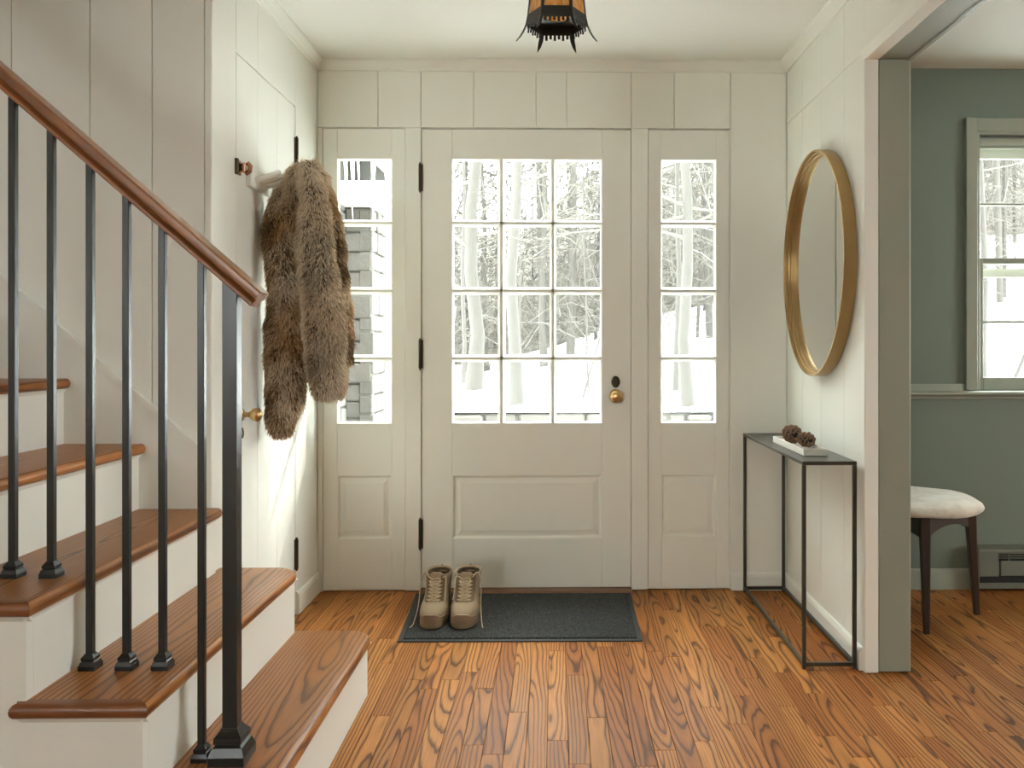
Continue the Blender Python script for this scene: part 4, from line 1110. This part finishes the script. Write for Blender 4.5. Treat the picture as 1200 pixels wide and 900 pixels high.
# low fieldstone wall across the garden
gw = thing('garden_wall', 'low snow-capped fieldstone wall crossing the garden beyond the door', 'stone wall', (0, 8.0, 0))
x = -1.6
rnd = random.Random(4)
while x < 5.5:
    l_ = rnd.uniform(.16, .42); top = .455 + rnd.uniform(-.03, .02); z = -.05
    while z < top - .05:
        h = min(rnd.uniform(.10, .2), top - z)
        bx('stone', 'stone', gw, x + .008, x + l_ - .008, 7.9 + rnd.uniform(-.03, .02), 8.25, z + .005, z + h - .005, ch=.02); z += h
    x += l_
bx('core', 'stone', gw, -1.6, 5.5, 7.94, 8.22, -.05, .44)
cap = MB(); lo = []
for i in range(60):
    x = -1.65 + i * .122; h = .04 + .015 * math.sin(i * 1.3) + .012 * math.sin(i * 3.1)
    lo.append([(x, 7.885, .455), (x, 7.90, .462 + h * .5), (x, 8.07, .465 + h * .8), (x, 8.26, .462 + h * .5), (x, 8.3, .46)])
cap.loft(lo).build('snow_cap', M['snow'], gw, 180)

def branchy(mb, p, dirv, length, r, depth, rnd, sides=5):
    pts = [p]; dd = dirv.normalized(); k = 4
    for i in range(k):
        dd = (dd + Vector((rnd.uniform(-.16, .16), rnd.uniform(-.16, .16), rnd.uniform(-.06, .12)))).normalized(); pts.append(pts[-1] + dd * length / k)
    mb.tube(pts, [r * (1 - .75 * i / k) for i in range(k + 1)], sides, cap=False)
    if depth > 0:
        for i in range(rnd.randint(2, 4)):
            q = pts[rnd.randint(1, k)]; nd = (dd + Vector((rnd.uniform(-1, 1), rnd.uniform(-.8, .8), rnd.uniform(-.25, .6)))).normalized()
            branchy(mb, q, nd, length * rnd.uniform(.4, .65), r * .5, depth - 1, rnd, 3)
def tree(name, label, px, base_py, Y, width_px, h, lean=0.0, nb=7, mat='bark', b0=.25, seed=0, cat='tree', group='trees beyond the front door'):
    rnd = random.Random(seed + int(px)); p = at(px, base_py, Y); p.z = ground(p.x, Y) - .1 if True else p.z
    r = width_px / FPX * Y / 2
    t = thing(name, label, cat, tuple(p), group)
    k = 9; pts = [p + Vector((lean * h * i / k + .6 * r * math.sin(i * 1.9 + seed), 0, h * i / k)) for i in range(k + 1)]
    m = MB(); m.tube(pts, [r * (1.35 if i == 0 else 1.0) * (1 - .55 * i / k) for i in range(k + 1)], 10); m.build('trunk', M[mat], t, 60)
    m = MB()
    for i in range(nb):
        f_ = rnd.uniform(b0, .95); q = pts[0] + (pts[-1] - pts[0]) * f_
        branchy(m, q, Vector((rnd.choice((-1, 1)) * rnd.uniform(.4, 1), rnd.uniform(-.6, .6), rnd.uniform(-.2, .6))), h * rnd.uniform(.12, .26), r * .28, 2, rnd)
    if nb: m.build('branches', M['twig'], t)['kind'] = 'stuff'
TR = [
    ('thick straight trunk in the lower left panes of the front door', 555, 462, 14.0, 17, 9, 0, 8, 'bark'),
    ('thick pale trunk in the middle column of door panes', 602, 476, 11.0, 15, 8, .004, 7, 'birch'),
    ('slim trunk at right of the middle column of door panes', 636, 442, 20.0, 8, 11, .005, 9, 'bark'),
    ('thick trunk with a fork in the right sidelight', 806, 479, 10.5, 14, 8, -.012, 8, 'birch'),
    ('thinner dark trunk left of the forked one in the right sidelight', 793, 464, 13.0, 6.5, 8, .008, 6, 'bark'),
    ('distant slim trunk at the right edge of the right sidelight', 827, 414, 27.0, 4, 10, -.01, 6, 'bark'),
    ('snowy sapling beside the thick trunk in the left door panes', 543, 470, 15.0, 5, 7, 0, 5, 'birch'),
    ('straight sapling right of the pale trunk in the door panes', 611, 468, 12.5, 2.5, 5, -.01, 4, 'bark'),
    ('leaning sapling in the lower right panes of the front door', 680, 464, 12.0, 2.6, 4, .30, 4, 'bark'),
    ('upright thin sapling crossing the leaning one in the door panes', 690, 458, 13.0, 2.6, 4.5, -.03, 4, 'bark'),
    ('pale trunk at the left edge of the green-room window', 1155, 452, 11.0, 8, 8, -.015, 6, 'birch'),
    ('slanted sapling low in the green-room window', 1164, 446, 10.0, 5, 5, .42, 3, 'bark'),
    ('second slanted sapling further right in the green-room window', 1184, 446, 10.5, 5, 5, .30, 3, 'bark'),
    ('crooked trunk in the upper green-room window panes', 1170, 340, 24.0, 7, 11, .06, 10, 'birch'),
    ('slim dark trunk beyond the top right door panes', 668, 425, 24.0, 5, 12, .02, 12, 'bark'),
    ('bare tree spreading behind the top left door panes', 570, 436, 22.0, 6, 12, -.02, 14, 'bark'),
]
for i, a in enumerate(TR):
    tree('tree' if a[4] > 5.5 else 'sapling', a[0], *a[1:7], nb=a[7], mat=a[8], seed=i)

# the winter woods behind: a tangle of trunks and twigs nobody could count
def woods(seed, count, ylo, yhi, mat, name, label, tilt):
    rs = np.random.RandomState(seed)
    y = ylo + (yhi - ylo) * rs.rand(count); ax = -.34 + 1.05 * rs.rand(count); x = ax * y
    gz = np.array([ground(a, b) for a, b in zip(x, y)])
    zz = gz + (rs.rand(count) ** 1.0) * (7.5 + .12 * y)
    p = np.stack([x, y, zz], 1)
    ang_ = (rs.rand(count) - .5) * PI * tilt + PI / 2
    ln_ = .5 + 1.8 * rs.rand(count) ** 2
    dv = np.stack([np.cos(ang_), (rs.rand(count) - .5) * .6, np.sin(ang_)], 1) * ln_[:, None]
    bend = rs.randn(count, 3) * .12 * ln_[:, None]
    wd = (.006 + .016 * rs.rand(count) ** 2) * (y / 22)
    sd_ = np.stack([np.sin(ang_), np.zeros(count), -np.cos(ang_)], 1)
    dp = np.zeros((count, 3)); dp[:, 1] = 1
    vv = []
    for t, k in ((0, 1.0), (.5, .8), (1.0, .35)):
        c = p + dv * t + bend * (4 * t * (1 - t))
        for a in (0, 2 * PI / 3, 4 * PI / 3): vv.append(c + (sd_ * math.cos(a) + dp * math.sin(a)) * (wd * k)[:, None])
    V = np.stack(vv, 1).reshape(-1, 3)
    q = []
    for i in (0, 1):
        for j in range(3):
            k = (j + 1) % 3; q.append([i * 3 + j, i * 3 + k, i * 3 + 3 + k, i * 3 + 3 + j])
    F = (np.arange(count)[:, None, None] * 9 + np.array(q)[None]).reshape(-1, 4)
    me = bpy.data.meshes.new(name); me.vertices.add(len(V)); me.vertices.foreach_set('co', V.ravel())
    me.loops.add(F.size); me.loops.foreach_set('vertex_index', F.ravel().astype(np.int32)); me.polygons.add(len(F))
    me.polygons.foreach_set('loop_start', np.arange(0, F.size, 4, dtype=np.int32)); me.update(calc_edges=True)
    me.materials.append(M[mat]); o = bpy.data.objects.new(name, me); col.objects.link(o)
    return tag(o, label, 'woods', None, 'stuff')
woods(2, 30000, 19, 33, 'twig', 'woodland_twigs', 'bare brown winter twigs filling the woods outside', .95)
woods(9, 3000, 18, 32, 'frost', 'snowy_twigs', 'snow-laden twigs among the bare winter woods', .9)
def trunks():
    rs = random.Random(21); m = MB()
    for i in range(90):
        y = rs.uniform(19, 40); x = rs.uniform(-.34, .72) * y; z = ground(x, y) - .1; h = rs.uniform(8, 13); r = rs.uniform(.03, .11); l_ = rs.uniform(-.4, .4)
        m.tube([(x, y, z), (x + l_ * .4 + rs.uniform(-.1, .1), y, z + h * .45), (x + l_, y, z + h)], [r, r * .75, r * .35], 6, cap=False)
    o = m.build('far_trunks', M['bark'], None, 60, org=(0, 0, 0)); tag(o, 'massed distant tree trunks in the winter woods', 'woods', None, 'stuff')
trunks()

# unseen evergreen added so its crown keeps the low sun off the front door
sp = thing('sun_block_spruce', 'unseen evergreen added to block the sun between the door and green-room window', 'tree', (4.50, 10.5, ground(4.50, 10.5) - .1))
p = Vector(WL[sp.name]); rs = random.Random(8)
MB().tube([p, p + Vector((0, 0, 6)), p + Vector((.1, 0, 13))], [.16, .12, .02], 8).build('trunk', M['bark'], sp, 60)
for i in range(9):
    z = 4.9 + i * .85; R = 1.95 * (1 - .09 * max(0, i - 2)); m = MB(); lo = []
    for t_, rr in ((0, R), (.25, R * .7), (.9, R * .12)):
        lo.append([p + Vector(((rr * (1 + (.16 if k % 2 else -.10) * (t_ < .2))) * math.cos(k * PI / 15 + i), (rr * (1 + (.16 if k % 2 else -.10) * (t_ < .2))) * math.sin(k * PI / 15 + i), z - p.z + t_ * 1.3 - (.22 if (k % 2 and t_ == 0) else 0))) for k in range(30)])
    m.loft(lo, False, True); m.build('bough_tier', M['needles'], sp)
